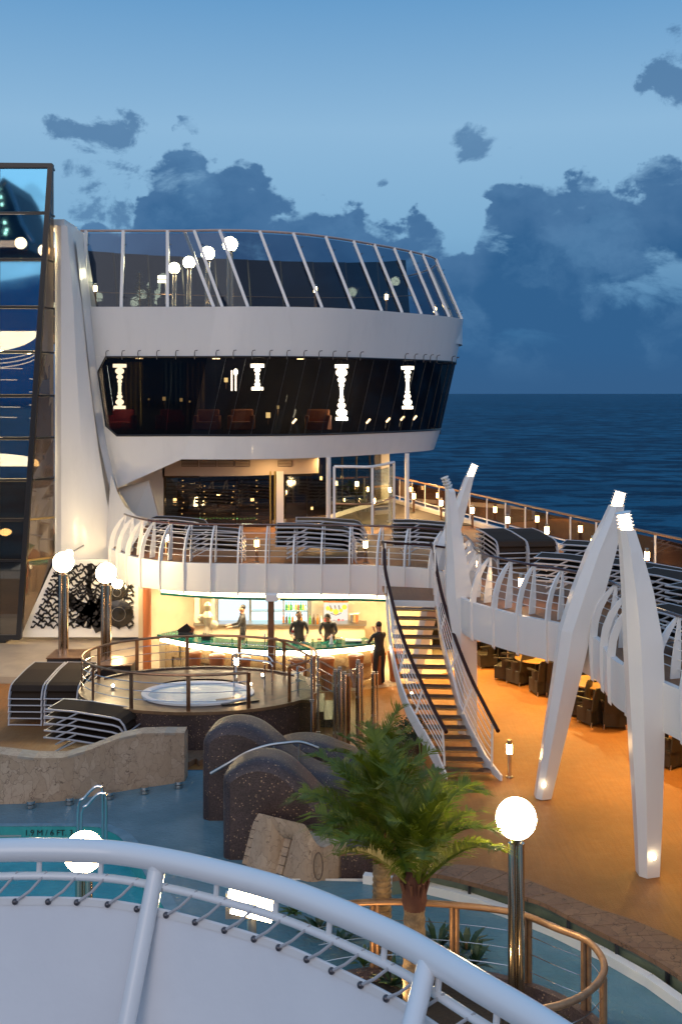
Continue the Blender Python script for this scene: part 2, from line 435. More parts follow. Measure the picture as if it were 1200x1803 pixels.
def crazy_stone(name, c1, c2, c3, sc):
    m = bpy.data.materials.new(name); m.use_nodes = True; g = NT(m.node_tree)
    geo = g.n('ShaderNodeNewGeometry').outputs['Position']
    b = g.n('ShaderNodeBsdfPrincipled', ins={'Roughness': .6})
    wv = g.n('ShaderNodeTexNoise', ins={'Vector': geo, 'Scale': 3.0, 'Detail': 3.0})
    geo2 = g.n('ShaderNodeMapping', ins={0: geo, 3: (1.25, 1.25, .62)}).outputs[0]
    vec = g.n('ShaderNodeVectorMath', operation='ADD', ins={0: geo2, 1: g.n('ShaderNodeVectorMath', operation='SCALE', ins={0: wv.outputs['Color'], 'Scale': .6}).outputs[0]})
    v = g.n('ShaderNodeTexVoronoi', feature='DISTANCE_TO_EDGE', ins={'Vector': vec.outputs[0], 'Scale': sc, 'Randomness': 1.0})
    vc = g.n('ShaderNodeTexVoronoi', feature='F1', ins={'Vector': vec.outputs[0], 'Scale': sc, 'Randomness': 1.0})
    sp = g.n('ShaderNodeSeparateColor', ins={0: vc.outputs['Color']})
    base = g.mix(sp.outputs[0], c1, c2)
    n = g.noise(geo, 9.0, 8, .7, 2.0, 1.2); base = g.mix(g.m('MULTIPLY', g.sstep(n, .45, .7), .55), base, c3)
    cr = g.sstep(v.outputs['Distance'], 0.0, .022)
    base = g.mix(cr, tuple(x*.6 for x in c3), base)
    g.t.links.new(base, b.inputs['Base Color'])
    bp = g.n('ShaderNodeBump', ins={'Height': g.m('ADD', cr, g.m('MULTIPLY', n, .3)), 'Strength': .5, 'Distance': .015})
    g.t.links.new(bp.outputs[0], b.inputs['Normal'])
    g.n('ShaderNodeOutputMaterial', ins={0: b.outputs[0]}); return m
M['stone'] = crazy_stone('crazy_paved_stone', (.42, .29, .19), (.51, .37, .26), (.31, .20, .13), 4.4)
M['coping'] = crazy_stone('brown_coping_stone', (.19, .10, .055), (.24, .135, .075), (.11, .06, .035), 3.2)
M['whitestone'] = crazy_stone('amber_bar_stone', (.52, .38, .20), (.42, .27, .12), (.26, .14, .06), 5.0)

def water(name, c, scale, strength, rough=.06, shallow=None):
    m = bpy.data.materials.new(name); m.use_nodes = True; g = NT(m.node_tree)
    geo = g.n('ShaderNodeNewGeometry').outputs['Position']
    b = g.n('ShaderNodeBsdfPrincipled', ins={'Roughness': rough, 'IOR': 1.33})
    if shallow: 
        n = g.noise(geo, .9, 5); base = g.mix(g.sstep(n, .35, .7), c, shallow); g.t.links.new(base, b.inputs['Base Color'])
    else: b.inputs['Base Color'].default_value = (*c, 1)
    n1 = g.noise(geo, scale, 4, .55, 2.0, .6)
    bp = g.n('ShaderNodeBump', ins={'Height': n1, 'Strength': strength, 'Distance': .03}); g.t.links.new(bp.outputs[0], b.inputs['Normal'])
    g.n('ShaderNodeOutputMaterial', ins={0: b.outputs[0]}); return m
M['pool'] = water('pool_water', (.03, .28, .33), 7.0, .8, .04, (.06, .38, .42))
M['wet'] = water('wet_blue_floor', (.10, .195, .235), 14.0, .5, .12, (.15, .26, .30))
M['river'] = water('river_water', (.07, .165, .205), 9.0, .9, .06, (.105, .215, .26))
M['tub'] = water('tub_water', (.34, .45, .52), 9.0, .3, .08)
def sea_mat():
    m = bpy.data.materials.new('sea_water'); m.use_nodes = True; g = NT(m.node_tree)
    geo = g.n('ShaderNodeNewGeometry').outputs['Position']
    b = g.n('ShaderNodeBsdfPrincipled', ins={'Roughness': .5, 'IOR': 1.33, 'Specular IOR Level': .045})
    mp = g.n('ShaderNodeMapping', ins={0: geo, 3: (.6, 1.0, 1.0)})
    n1 = g.noise(mp.outputs[0], .055, 8, .66, 2.1, .2)
    n2 = g.noise(mp.outputs[0], .35, 6, .6, 2.0, .5)
    n3 = g.noise(mp.outputs[0], .006, 5, .6)
    base = g.mix(g.sstep(n1, .44, .57), (.0028, .044, .095), (.018, .140, .245))  # light and dark of the waves put into the base colour
    base = g.mix(g.m('MULTIPLY', g.sstep(n3, .4, .65), .4), base, (.002, .030, .072))
    foam = g.m('MULTIPLY', g.sstep(n2, .70, .78), g.sstep(n1, .52, .6))
    base = g.mix(g.m('MULTIPLY', foam, .5), base, (.10, .18, .25))
    g.t.links.new(base, b.inputs['Base Color'])
    hgt = g.m('ADD', g.m('MULTIPLY', n1, 2.5), g.m('MULTIPLY', n2, .7))
    bp = g.n('ShaderNodeBump', ins={'Height': hgt, 'Strength': 1.0, 'Distance': 2.6}); g.t.links.new(bp.outputs[0], b.inputs['Normal'])
    g.n('ShaderNodeOutputMaterial', ins={0: b.outputs[0]}); return m
M['sea'] = sea_mat()
def leaf_mat():
    m = bpy.data.materials.new('palm_leaf'); m.use_nodes = True; g = NT(m.node_tree)
    geo = g.n('ShaderNodeNewGeometry').outputs['Position']
    oi = g.n('ShaderNodeObjectInfo').outputs['Random']
    n = g.noise(geo, 6.0, 3)
    c = g.mix(g.sstep(n, .3, .7), (.055, .10, .007), (.15, .19, .010))
    c = g.mix(g.m('MULTIPLY', oi, .6), c, (.17, .19, .01))
    d = g.n('ShaderNodeBsdfPrincipled', ins={'Base Color': c, 'Roughness': .45})
    t = g.n('ShaderNodeBsdfTranslucent', ins={0: c})
    mx = g.n('ShaderNodeMixShader', ins={0: .3, 1: d.outputs[0], 2: t.outputs[0]})
    g.n('ShaderNodeOutputMaterial', ins={0: mx.outputs[0]}); return m
M['leaf'] = leaf_mat()
# ================================================================== SETTING
struct(MB().add([(-90000, -3000, -33), (90000, -3000, -33), (160000, 200000, -33), (-160000, 200000, -33)], [(0, 1, 2, 3)]).build('sea', M['sea'], origin=(0, 0, -33)))
def hullx(Y): return 8.8-(Y-27.0)*.315
ZU = 3.3
# ship side below the decks
struct(MB().prism([(hullx(-6), -6, -.1), (hullx(70), 70, -.1), (hullx(70)-.3, 70, -.1), (hullx(-6)-.3, -6, -.1)], (0, 0, -33)).build('hull', M['white']))
# lower deck: pale stone in front of the bar, orange deck elsewhere, blue wet floor round the pools
def floorpoly(name, pts, z, m): return struct(MB().add([(x, y, z) for x, y in pts], [tuple(range(len(pts)))]).build(name, m))
riverout = [(-1.5, 17.6), (.3, 17.75), (1.5, 17.65), (2.09, 17.5), (2.45, 17.2), (3.1, 16.75), (3.75, 16.3), (4.3, 15.85), (4.88, 15.05), (5.7, 13.6), (6.3, 11.5), (6.5, 8), (6.5, 5)]
edge = [(-16, 22.3), (-6.5, 22.0), (-3.3, 22.9), (-2.6, 22.9), (-1.4, 21.6), (.1, 20.6), (.35, 18.6), (.8, 17.72)]
floorpoly('lower_deck', [(-16, 45), (-16, 22.3)]+edge[1:]+riverout[2:]+[(14, 5), (hullx(5)-.3, 5), (hullx(45)-.3, 45)], 0.0, M['deckcol'])
floorpoly('pale_floor', [(-16, 36.5), (-16, 29.9), (-7.0, 29.6), (-3, 28.6), (0.2, 28.9), (1.9, 29.6), (3.4, 31.2), (3.8, 36.5)], 0.006, M['tilefloor'])
floorpoly('tile_border', [(-16, 30.6), (-16, 29.9), (-7.0, 29.6), (-7.0, 30.3)], 0.010, mat('grey_tile_border', (.30, .22, .16), .4))
# blue wet floor with the deep pool cut out of it
pool_edge = catmull([(-16, 19.9), (-8, 19.9), (-5.0, 19.9), (-4.45, 19.75), (-3.95, 19.2), (-3.2, 17.6), (-2.3, 15.5), (-1.6, 13.5), (-1.2, 11), (-1.1, 5)], 5)
pe = [(p.x, p.y) for p in [Vector((a[0], a[1], 0)) for a in pool_edge]] if False else None
pool_edge = catmull([(x, y, 0) for x, y in [(-16, 19.9), (-8, 19.9), (-5.0, 19.9), (-4.45, 19.75), (-3.95, 19.2), (-3.2, 17.6), (-2.3, 15.5), (-1.6, 13.5), (-1.2, 11), (-1.1, 5)]], 5)
floorpoly('wet_floor', edge+[(0.8, 5)]+[(p.x, p.y) for p in pool_edge[::-1]], -0.012, M['wet'])
b = MB(); b.grid([[p for p in pool_edge], [p+Vector((0, 0, -.45)) for p in pool_edge]])
M['tealwall'] = mat('teal_pool_tile', (.05, .36, .33), .25, col2=(.04, .30, .29), nscale=5)
struct(b.build('pool_wall', M['tealwall']))
struct(MB().add([(-16, 5, -.32), (-.6, 5, -.32), (-.6, 20.2, -.32), (-16, 20.2, -.32)], [(0, 1, 2, 3)]).build('pool_water', M['pool']))

# upper deck slab
Epts = [(-7.25, 33.1), (-6.94, 32.5), (-6.1, 31.3), (-4.95, 30.5), (-3.6, 30.2), (-1.95, 30.1), (-.49, 30.0), (.65, 29.9), (1.5, 29.65), (2.35, 29.3),
        (2.85, 28.4), (2.9, 27.0), (2.85, 25.8), (2.95, 24.8), (3.44, 23.86), (3.94, 23.1), (4.3, 22.7), (4.66, 22.25), (4.97, 21.5), (5.08, 20.7), (5.0, 19.7), (5.03, 19.0), (5.28, 18.2),
        (5.52, 17.5), (5.8, 16.6), (6.3, 15.6), (7.2, 14.6), (8.4, 13.6), (8.9, 12), (9.0, 10)]
E = resample(catmull([(x, y, 0) for x, y in Epts], 8), .2)
outer = [(hullx(10), 10), (hullx(60), 60), (-16, 60), (-16, 36.8), (-7.2, 36.6)]
top = [(p.x, p.y) for p in E]+outer
struct(MB().add([(x, y, ZU) for x, y in top], [tuple(range(len(top)))]).build('upper_deck', M['updeck']))
struct(MB().add([(x, y, ZU-.72) for x, y in top], [tuple(range(len(top)))]).build('deck_soffit', M['plaster']))

# ------------------------------------------------------------------ balcony railing with curved fins
rail = thing('balcony_railing', 'white balcony railing with curved fins round the open upper deck', 'railing', (0, 29.8, ZU))
def nrm(pts, i):
    t = (pts[min(i+1, len(pts)-1)]-pts[max(i-1, 0)]); t.z = 0; t.normalize()
    return Vector((t.y, -t.x, 0)), t      # outward: away from the deck (deck lies on the left when walking right)
step = 4
stations = list(range(0, len(E)-1, step))
N_ = Vector
finprof = [(-.02, 2.40), (.04, 2.46), (.07, 3.0), (.065, 3.35), (.01, 3.68), (-.10, 3.96), (-.26, 4.18), (-.47, 4.37), (-.49, 4.33), (-.33, 4.10), (-.20, 3.86), (-.12, 3.6), (-.09, 3.32), (-.02, 3.30)]
bladeprof = [(-.28, 3.305), (-.47, 3.305), (-.50, 3.6), (-.49, 4.38), (-.45, 4.38), (-.36, 3.9), (-.30, 3.55)]
for q, i in enumerate(stations):
    n, t = nrm(E, i); p = E[i]
    b = MB(); b.prism([p+n*a+N_((0, 0, z))-t*.022 for a, z in finprof], t*.044)
    b.build('fin', M['white2'], rail)
    if q % 1 == 0:
        b = MB(); b.prism([p+n*a+N_((0, 0, z))-t*.012+t*.06 for a, z in bladeprof], t*.024)
        b.build('blade', M['white2'], rail)
    # fascia panel to the next station
    if q < len(stations)-1:
        j = stations[q+1]
        rows = [[E[k]+nrm(E, k)[0]*o_+N_((0, 0, z)) for k in range(i, j+1)] for z, o_ in ((2.47, -.02), (2.60, .0), (3.315, .0))]
        rows.append([E[k]-nrm(E, k)[0]*.12+N_((0, 0, 3.315)) for k in range(i, j+1)])
        s = [(r[0]*.995+r[-1]*.005) for r in rows]
        MB().grid(rows).build('fascia_panel', M['white2'], rail, smooth=True)
off = [E[k]-nrm(E, k)[0]*.44 for k in range(0, len(E), 2)]
for z in (3.46, 3.63, 3.80, 3.97, 4.14):
    MB().tube([p+N_((0, 0, z)) for p in off], .011, 5).build('wire', M['white2'], rail)
MB().tube([p+N_((0, 0, 4.385)) for p in off], .030, 8).build('handrail', M['wood_rail'] if False else mat('mahogany_rail', (.07, .022, .014), .18, coat=.6), rail, smooth=True)

# ------------------------------------------------------------------ glass railing on the sea side
sr = thing('glass_railing', 'glass windscreen railing with white posts along the sea side of the upper deck', 'railing', (hullx(33), 33, ZU))
Ys = [14+1.42*i for i in range(33)]
pane_m = None
P_ = lambda Y, z, d=0: Vector((hullx(Y)-d, Y, z))
dirv = Vector((-.315, 1, 0)).normalized()
for i, Y in enumerate(Ys):
    MB().beam(P_(Y, 3.42), P_(Y, 4.40), .07, .05, up=(1, 0, 0)).build('post', M['white2'], sr)
    if i < len(Ys)-1:
        a, b_ = P_(Y+.06, 0), P_(Y+1.36, 0)
        o = MB().prism([a+N_((0, 0, 3.66)), b_+N_((0, 0, 3.66)), b_+N_((0, 0, 4.33)), a+N_((0, 0, 4.33))], Vector((-.012, 0, 0))).build('pane', M['seaglass'], sr)
        MB().beam(P_(Y+.04, 3.62), P_(Y+1.38, 3.62), .035, .035).build('bottom_rail', M['white2'], sr)
MB().tube([P_(Ys[0], 4.44), P_(Ys[-1], 4.44)], .04, 8).build('handrail', mat('teak_cap', (.30, .16, .08), .35), sr)
MB().beam(P_(Ys[0], 3.36, .05), P_(Ys[-1], 3.36, .05), .16, .24).build('curb', M['white2'], sr)

# ------------------------------------------------------------------ tall white pylon wall beside the glass tower
fw = thing('pylon_wall', 'tall white tapering pylon wall between the glass tower and the bridge house', 'wall', (-8.9, 35.6, 0))
Yf = 35.0
def wp(px, py, Y=Yf): return Wy(px, py, Y)
fl = [(125, 397), (136, 470), (146, 540), (154, 633), (162, 700), (175, 800), (188, 880), (198, 930), (208, 980), (222, 1035), (236, 1121)]
# near face, slightly folded
rows = [[wp(97, y, Yf), wp(108, y, Yf-.18), wp(112+(x-112)*.52, y, Yf-.10), wp(x, y, Yf+.35)] for x, y in fl]
b = MB(); b.grid(rows); b.grid([[r[-1], r[-1]+N_((.05, 1.8, 0))] for r in rows]); b.grid([[rows[0][k] for k in range(4)], [rows[0][k]+N_((0, 1.8, 0)) for k in range(4)]])
b.build('wall_face', M['white'], fw, smooth=True)
# narrow outer rib standing proud on the right (darker return in the photo)
rib = [(160, 440, 150), (163, 540, 150), (176, 650, 163), (190, 770, 173), (205, 858, 186)]
b = MB(); b.grid([[wp(x1-12, y, Yf+.30), wp(x1, y, Yf+1.1)] for x1, y, x0 in [(146, 425, 0), (158, 540, 0), (168, 633, 0), (175, 700, 0), (187, 780, 0), (206, 862, 0), (222, 930, 0)]])
b.build('side_return', M['white'], fw, smooth=True)
MB().box(tuple(Wy(111, 401, Yf+.9)), (.55, 1.7, .3)).build('cap', M['white'], fw)
# flared skirt that sweeps into the balcony
A_ = [(196, 835), (206, 865), (220, 892), (240, 908), (262, 917)]
B_ = [(190, 905), (200, 925), (208, 945), (216, 958), (226, 972)]
C_ = [(188, 960), (192, 975), (198, 985), (206, 990), (215, 1000)]
b = MB(); b.grid([[Wy(x, y, 35.2-.75*i) for i, (x, y) in enumerate(Q)] for Q in (A_, B_, C_)])
b.build('flared_skirt', M['white'], fw, smooth=True)
# base wall that carries the mural
mw = thing('mural_wall', 'white wall with a black tangled tree relief behind the lamp posts', 'wall', (-8.5, 34.8, 0))
MB().prism([Wy(35, 1122, 34.72), Wy(98, 985, 34.72), Wy(257, 985, 34.72), Wy(257, 1122, 34.72)], (0, .12, 0)).build('panel', M['white2'], mw)
def strip(pts, w, n=6):       # flat iron ribbon with 3 cm depth
    b = MB(); L = []; Rr = []
    for i, p in enumerate(pts):
        t = pts[min(i+1, len(pts)-1)]-pts[max(i-1, 0)]; t = Vector((t.x, 0, t.z)).normalized()
        nn = Vector((-t.z, 0, t.x)); ww = w[i] if isinstance(w, list) else w
        L.append(p+nn*ww/2); Rr.append(p-nn*ww/2)
    b.slab([L, Rr], (0, -.03, 0)); return b
rr = random.Random(3)
rx = lambda px, py: Wy(px, py, 34.70)
left = lambda y: 100-(y-990)*.43
for k in range(17):
    y0 = 996+k*6.6
    x = max(left(y0)+3, 45); pts = []; ph = rr.random()*6
    while x < 236:
        pts.append(rx(x, y0+2.8*math.sin(x*.33+ph)+1.6*math.sin(x*.71+ph*2)+rr.uniform(-.8, .8))); x += 2.5
    strip(pts, [.03+.045*abs(math.sin(i*.45+ph)) for i in range(len(pts))]).build('branch', M['black'], mw)
for k in range(60):
    y0 = rr.uniform(998, 1098); x0 = rr.uniform(max(left(y0)+4, 48), 232)
    pts = [rx(x0+2.2*math.sin(j*1.1+k), y0+j*1.5) for j in range(6)]
    strip(pts, .04).build('twig', M['black'], mw)
for seg, w in (([(158, 992), (160, 1010), (157, 1035), (163, 1060), (160, 1085), (156, 1106)], .16), ([(163, 1085), (176, 1066), (188, 1040), (184, 1015), (170, 998)], .34),
               ([(118, 1050), (130, 1062), (146, 1070), (165, 1078)], .36), ([(163, 1103), (185, 1090), (195, 1068), (197, 1045)], .5), ([(140, 1100), (152, 1078), (165, 1060)], .3)):
    pts = catmull([rx(*p) for p in seg], 4); strip(pts, w).build('trunk_band', M['black'], mw)
for (x, y, r) in ((207, 1042, .28), (210, 1080, .46)):
    c = rx(x, y); b = MB(); b.lathe([(r, -.02), (r, .0), (r*.6, .05), (.001, .07)], c+N_((0, -.03, 0)), 32, Matrix.Rotation(R(90), 3, 'X')); b.build('disc', mat('gloss_black_disc', (.015, .014, .014), .15), mw, smooth=True)
    MB().tube([c+N_((math.cos(a)*r*.5, -.10, math.sin(a)*r*.5)) for a in [i*PI/12 for i in range(24)]], .012, 5, closed=True).build('ring', M['steel'], mw)

# ------------------------------------------------------------------ glass tower at the left
gt = thing('glass_tower', 'tall glass lift tower with black frame at the left edge', 'tower', (-12, 34.6, 0))
Yt = 34.4
ex = lambda y: 92-(y-292)*(92-36)/(1122-292)       # slanting front corner
ys = [292, 375, 457, 541, 620, 697, 772, 845, 915, 987, 1122]
zy = lambda y: H-(y-693)*Yt/F
for i in range(len(ys)-1):
    y0, y1 = ys[i], ys[i+1]
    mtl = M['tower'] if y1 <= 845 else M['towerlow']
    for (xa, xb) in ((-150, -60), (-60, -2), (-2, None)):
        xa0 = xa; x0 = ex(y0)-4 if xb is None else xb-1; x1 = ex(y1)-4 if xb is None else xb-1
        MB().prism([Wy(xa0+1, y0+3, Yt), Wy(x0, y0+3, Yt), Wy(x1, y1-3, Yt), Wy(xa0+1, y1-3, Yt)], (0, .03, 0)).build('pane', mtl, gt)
    # side glass
    y0s, y1s = y0-0, y1-0
    sx = 95
    if i < 9:
        MB().prism([Wy(ex(y0)+1, y0+2, Yt+.02), Wy(sx, y0+2+(y0-693)*-.02, Yt+.55), Wy(sx, y1-2+(y1-693)*-.02, Yt+.55), Wy(ex(y1)+1, y1-2, Yt+.02)], (-.02, .02, 0)).build('side_pane', M['towerside'], gt)
    else:
        MB().prism([Wy(ex(y0)+1, y0+2, Yt+.02), Wy(sx, y0-6, Yt+.55), Wy(ex(y1)+2, y1-2, Yt+.05)], (-.02, .02, 0)).build('side_pane', M['towerside'], gt)
for y in ys:
    MB().beam(Wy(-150, y, Yt-.03), Wy(ex(y), y, Yt-.03), .10, .075 if y not in (292, 1122) else .16).build('mullion', M['black'], gt)
    if y < 1000: MB().beam(Wy(ex(y), y, Yt), Wy(96, y-(y-693)*.02, Yt+.56), .05, .06).build('side_mullion', M['black'] if y < 900 else mat('brass_mullion', (.35, .24, .10), .3, .8), gt)
MB().beam(Wy(90, 290, Yt-.04), Wy(34, 1124, Yt-.04), .17, .16, up=(0, 1, 0)).build('corner_post', M['black'], gt)
for x in (-60, -2):
    if x < 0: MB().beam(Wy(x, 292, Yt-.02), Wy(x, 1122, Yt-.02), .06, .06, up=(0, 1, 0)).build('mullion', M['black'], gt)
MB().beam(Wy(-150, 290, Yt), Wy(93, 292, Yt), .2, .14).build('roof_trim', M['black'], gt)
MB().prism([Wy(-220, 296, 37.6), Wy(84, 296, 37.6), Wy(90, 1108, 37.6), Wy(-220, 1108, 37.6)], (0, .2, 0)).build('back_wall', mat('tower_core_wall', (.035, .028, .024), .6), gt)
MB().box((-15.0, 36.0, .06), (8, 3.0, .1)).build('floor', M['black'], gt)
# glowing bowls, globes and strips added inside the tower in place of mirrored lamps
def reflection_bowl(px0, px1, py, Y, hgt, label):
    t = thing('ceiling_light', label, 'ceiling light', Wy((px0+px1)/2, py, Y))  # added bowl of light standing in for a mirrored lamp
    c = Wy((px0+px1)/2, py, Y); rx_ = (px1-px0)/2*Y/F
    b = MB(); n = 28
    prof = [(c.x+rx_*math.cos(PI*i/n), c.y, c.z-hgt*math.sin(PI*i/n)*1.0) for i in range(n+1)]
    b.prism([p for p in prof], (0, .12, 0)); b.build('diffuser', glow('tower_bowl_light', (1, .80, .42), 42.0), t)
    return t, c, rx_
t, c, rr_ = reflection_bowl(-150, 66, 583, 35.6, .72, 'large glowing ceiling bowl high in the glass tower')
for k in range(3):
    pts = [Vector((c.x+rr_*1.03*math.cos(PI*i/30), c.y-.2, c.z-.55-.14*k-(.45)*math.sin(PI*i/30))) for i in range(3, 28)]
    MB().tube([p for p in pts], .02, 5).build('light_ring', M['warm'], t)
t = thing('ceiling_light', 'glowing ceiling dome half way up the glass tower', 'ceiling light', Wy(0, 815, 35.6))  # added dome of light, also in place of a mirrored lamp
c = Wy(-42, 821, 35.4); rx_ = 110*35.4/F
MB().prism([(c.x+rx_*math.cos(PI*i/24), c.y, c.z+.44*math.sin(PI*i/24)**.6) for i in range(25)], (0, .12, 0)).build('diffuser', bpy.data.materials['tower_bowl_light'], t)
for i, (x, y, lab) in enumerate(((37, 428, 'globe lamp glowing behind the second pane of the glass tower'), (78, 441, 'globe lamp behind the narrow side glass of the tower'), (10, 937, 'low glowing globe lamp behind the lower tower glass'))):  # globes added behind the panes where lamps are mirrored
    Yl = 35.3 if i != 1 else 35.15
    t = thing('globe_lamp', lab, 'lamp', Wy(x, y+12, Yl)); c = Wy(x, y, Yl)
    MB().sphere(c, .20, 18, 10, .6 if i == 2 else 1).build('globe', M['globe'], t, smooth=True)
    MB().tube([c-N_((0, 0, .2)), c-N_((0, 0, .75))], .025, 8).build('stem', M['bronze'], t)
# a lit landing, and a dark panel cut to the mirrored funnel's outline
t = thing('tower_landing', 'lit landing slab inside the upper tower glass', 'landing', Wy(0, 450, 36))
MB().box(Wy(-45, 441, 36.2), (3.6, 1.2, .06)).build('slab', M['bronze'], t)
MB().box(Wy(-45, 431, 36.7), (3.4, .05, .30)).build('light_strip', glow('dim_landing_light', (1.0, .72, .45), 11), t)
b = MB(); b.prism([Wy(-60, 440, 37), Wy(-60, 330, 37), Wy(5, 312, 37), Wy(28, 350, 37), Wy(46, 408, 37), Wy(52, 440, 37)], (0, .4, 0)); b.build('funnel_screen', mat('deep_blue_panel', (.015, .06, .11), .4), t)  # reflection of the funnel drawn as a dark panel
MB().tube([Wy(-10, 335, 36.9), Wy(12, 322, 36.9), Wy(28, 350, 36.9), Wy(40, 400, 36.9), Wy(58, 425, 36.9)], .03, 6).build('edge_tube', M['steel'], t)
for k, (x0, x1, y) in enumerate(((-40, 40, 648), (-40, 30, 668), (-40, 36, 716), (-40, 30, 734), (-40, 28, 770))):  # glowing strips added in place of reflected light on the glass
    t = tag(MB().beam(Wy(x0, y, 35.8), Wy(x1, y+1, 35.8), .03, .03).build('light_strip', M['warm'], None), ['thin warm strip light under the upper bowl in the tower', 'second thin strip light in the tower', 'bright strip light in the middle tower pane', 'strip light just under the middle tower strip', 'lowest strip light above the dome in the tower'][k], 'strip light')
for k, y in enumerate((667, 690, 713, 736)):
    tag(MB().beam(Wy(52, y, 35.1), Wy(64, y+1, 35.1), .03, .03).build('wall_light', M['warm'], None), ['topmost small dash light behind the side glass of the tower', 'second small dash light behind the side glass', 'third small dash light behind the side glass', 'lowest small dash light behind the side glass'][k], 'wall light', 'dash lights behind the side glass of the tower')

# ------------------------------------------------------------------ the ship's funnel house astern of the viewpoint, seen only mirrored in the tower glass
V_ = 2*34.4+20.0
vx = lambda px: (px-600)*V_/F
vz = lambda py: H-(py-693)*V_/F
fn = thing('funnel_house', 'dark tapering funnel house mirrored in the top panes of the glass tower', 'funnel', (vx(-30), -20, 0))
MB().prism([(vx(-120), -20, vz(440)), (vx(-120), -20, vz(345)), (vx(-8), -20, vz(330)), (vx(6), -20, vz(312)), (vx(20), -20, vz(335)), (vx(32), -20, vz(372)), (vx(46), -20, vz(410)), (vx(52), -20, vz(440))], (0, -8, 0)).build('casing', mat('funnel_blue_paint', (.02, .06, .10), .4), fn)
MB().tube([(vx(14), -19.9, vz(325)), (vx(28), -19.9, vz(360)), (vx(40), -19.9, vz(395)), (vx(60), -19.9, vz(428))], .18, 6).build('edge_pipe', M['white2'], fn)
for x, y in ((-2, 333), (2, 347), (4, 360), (-4, 347), (9, 392), (12, 405), (10, 411)):
    MB().box((vx(x), -19.95, vz(y)), (.16, .1, .22)).build('lit_window', M['warm'], fn)
# ================================================================== BRIDGE HOUSE (white superstructure with the dark lounge window)
bh = thing('bridge_house', 'white rounded superstructure with a wide black lounge window', 'superstructure', (-2, 38, ZU))
P1 = [(-9.1, 36.3), (-6.8, 36.3), (-4.3, 36.3)]
P1r = [(-4.3, 36.3), (-3.2, 36.18), (-1.96, 36.3), (-.9, 36.55), (0, 36.95), (1.1, 37.75), (2.1, 38.7), (3.0, 39.6), (3.7, 40.4), (4.3, 41.2), (4.75, 42.0), (5.0, 43.0), (5.02, 44.2), (4.8, 45.6), (4.2, 47.2), (3.0, 49.5), (1.5, 52)]
C1 = [Vector((x, y, 0)) for x, y in P1[:-1]]+catmull([(x, y, 0) for x, y in P1r], 5)
def shiftx(z):
    if z >= 9.5: return -.30*(11.2-z)/1.7
    if z >= 6.75: return -.30-.62*(9.5-z)/2.75
    return -.92-.28*(6.75-z)/.83
def lvl(z, pts=None): return [p+Vector((shiftx(z)*min(1, max(0, (p.x+9.1)/4.8)), 0, z)) for p in (pts or C1)]
# parapet band between window head and the deck screen
Z1, ZW, ZB, ZS = 11.2, 9.47, 6.76, 5.93
iL = 2   # index of the fold
flat = C1[:3]; curv = C1[2:]
def band(name, z0, z1, pts, m=M['white'], rows_=3, out=0.0):
    rows = []
    for k in range(rows_+1):
        z = z0+(z1-z0)*k/rows_; rows.append(lvl(z, pts))
    return MB().grid(rows).build(name, m, bh, smooth=True)
band('parapet_flat', ZW, Z1, flat, rows_=1); band('parapet_curved', ZW, Z1, curv)
MB().grid([lvl(Z1, C1), [p+N_((0, .35, 0)) for p in lvl(Z1, C1)]]).build('parapet_cap', M['white'], bh)
MB().grid([[p+N_((0, .35, 0)) for p in lvl(Z1, C1)], [p+N_((0, .35, -1)) for p in lvl(Z1, C1)]]).build('parapet_inside', M['white'], bh)
band('sill_band', ZS, ZB, curv)
# flat front left of and under the window, with the chamfered window corner
def F2(px, py): return Wy(px, py, 36.3)
fold_w = lvl(ZB, flat)[2]; fold_s = lvl(ZS, flat)[2]; fold_t = lvl(ZW, flat)[2]
pl = [F2(186, 628.5), F2(173, 655), F2(187, 750), F2(206, 767), fold_w, fold_s, F2(207, 859), F2(160, 700), F2(155, 628.5)]
MB().add(pl, [(0, 1, 7, 8), (1, 2, 7), (2, 6, 7), (2, 3, 6), (3, 4, 5, 6)]).build('front_plate', M['white'], bh)
# soffit
C4 = lvl(ZS, curv)
struct_pts = C4+[Vector((-6, 52, ZS)), Vector((-9, 40, ZS))]
MB().add([F2(207, 859)]+[Vector((-8.6, 40, 5.0))]+[Vector((-5.6, 40, ZS)), fold_s], [(0, 1, 2, 3)]).build('sloping_soffit', M['plaster'], bh)
MB().add(struct_pts, [tuple(range(len(struct_pts)))]).build('soffit', M['plaster'], bh)
# window panes: separate panes with hairline joints
wt, wb = lvl(ZW), lvl(ZB)
cur_t = resample([F2(186, 628.5)+N_((0, .0, 0)), fold_t], 1.25); cur_b = resample([F2(206, 767), fold_w], (fold_w-F2(206, 767)).length/(len(cur_t)-1)-.0001)
nb = len(cur_t)-1
cur_b = [F2(206, 767).lerp(fold_w, i/nb) for i in range(nb+1)]
dv = N_((0, .05, 0))
MB().prism([p+dv for p in (F2(173, 655), F2(186, 628.5), F2(206, 767), F2(187, 750))], (0, .03, 0)).build('pane', M['dglass'], bh)
for i in range(nb):
    a, b_, c, d = cur_t[i], cur_t[i+1], cur_b[i+1], cur_b[i]; e = (b_-a)*.004
    MB().prism([a+dv+e, b_+dv-e, c+dv-e, d+dv+e], (0, .03, 0)).build('pane', M['dglass'], bh)
ct = lvl(ZW, curv); cb = lvl(ZB, curv)
k = 0
while k < len(ct)-1:
    j = min(k+3, len(ct)-1)
    MB().grid([[p+dv for p in ct[k:j+1]], [p+dv for p in cb[k:j+1]]]).build('pane', M['dglass'], bh, smooth=True)
    if j < len(ct)-1: MB().beam(ct[j]+N_((0, .03, 0)), cb[j]+N_((0, .03, 0)), .02, .03, up=(0, 1, 0)).build('joint', M['black'], bh)
    k = j
MB().tube([F2(173, 655), F2(186, 628.5)]+lvl(ZW, flat)[2:]+ct[1:], .035, 6).build('window_frame', M['black'], bh)
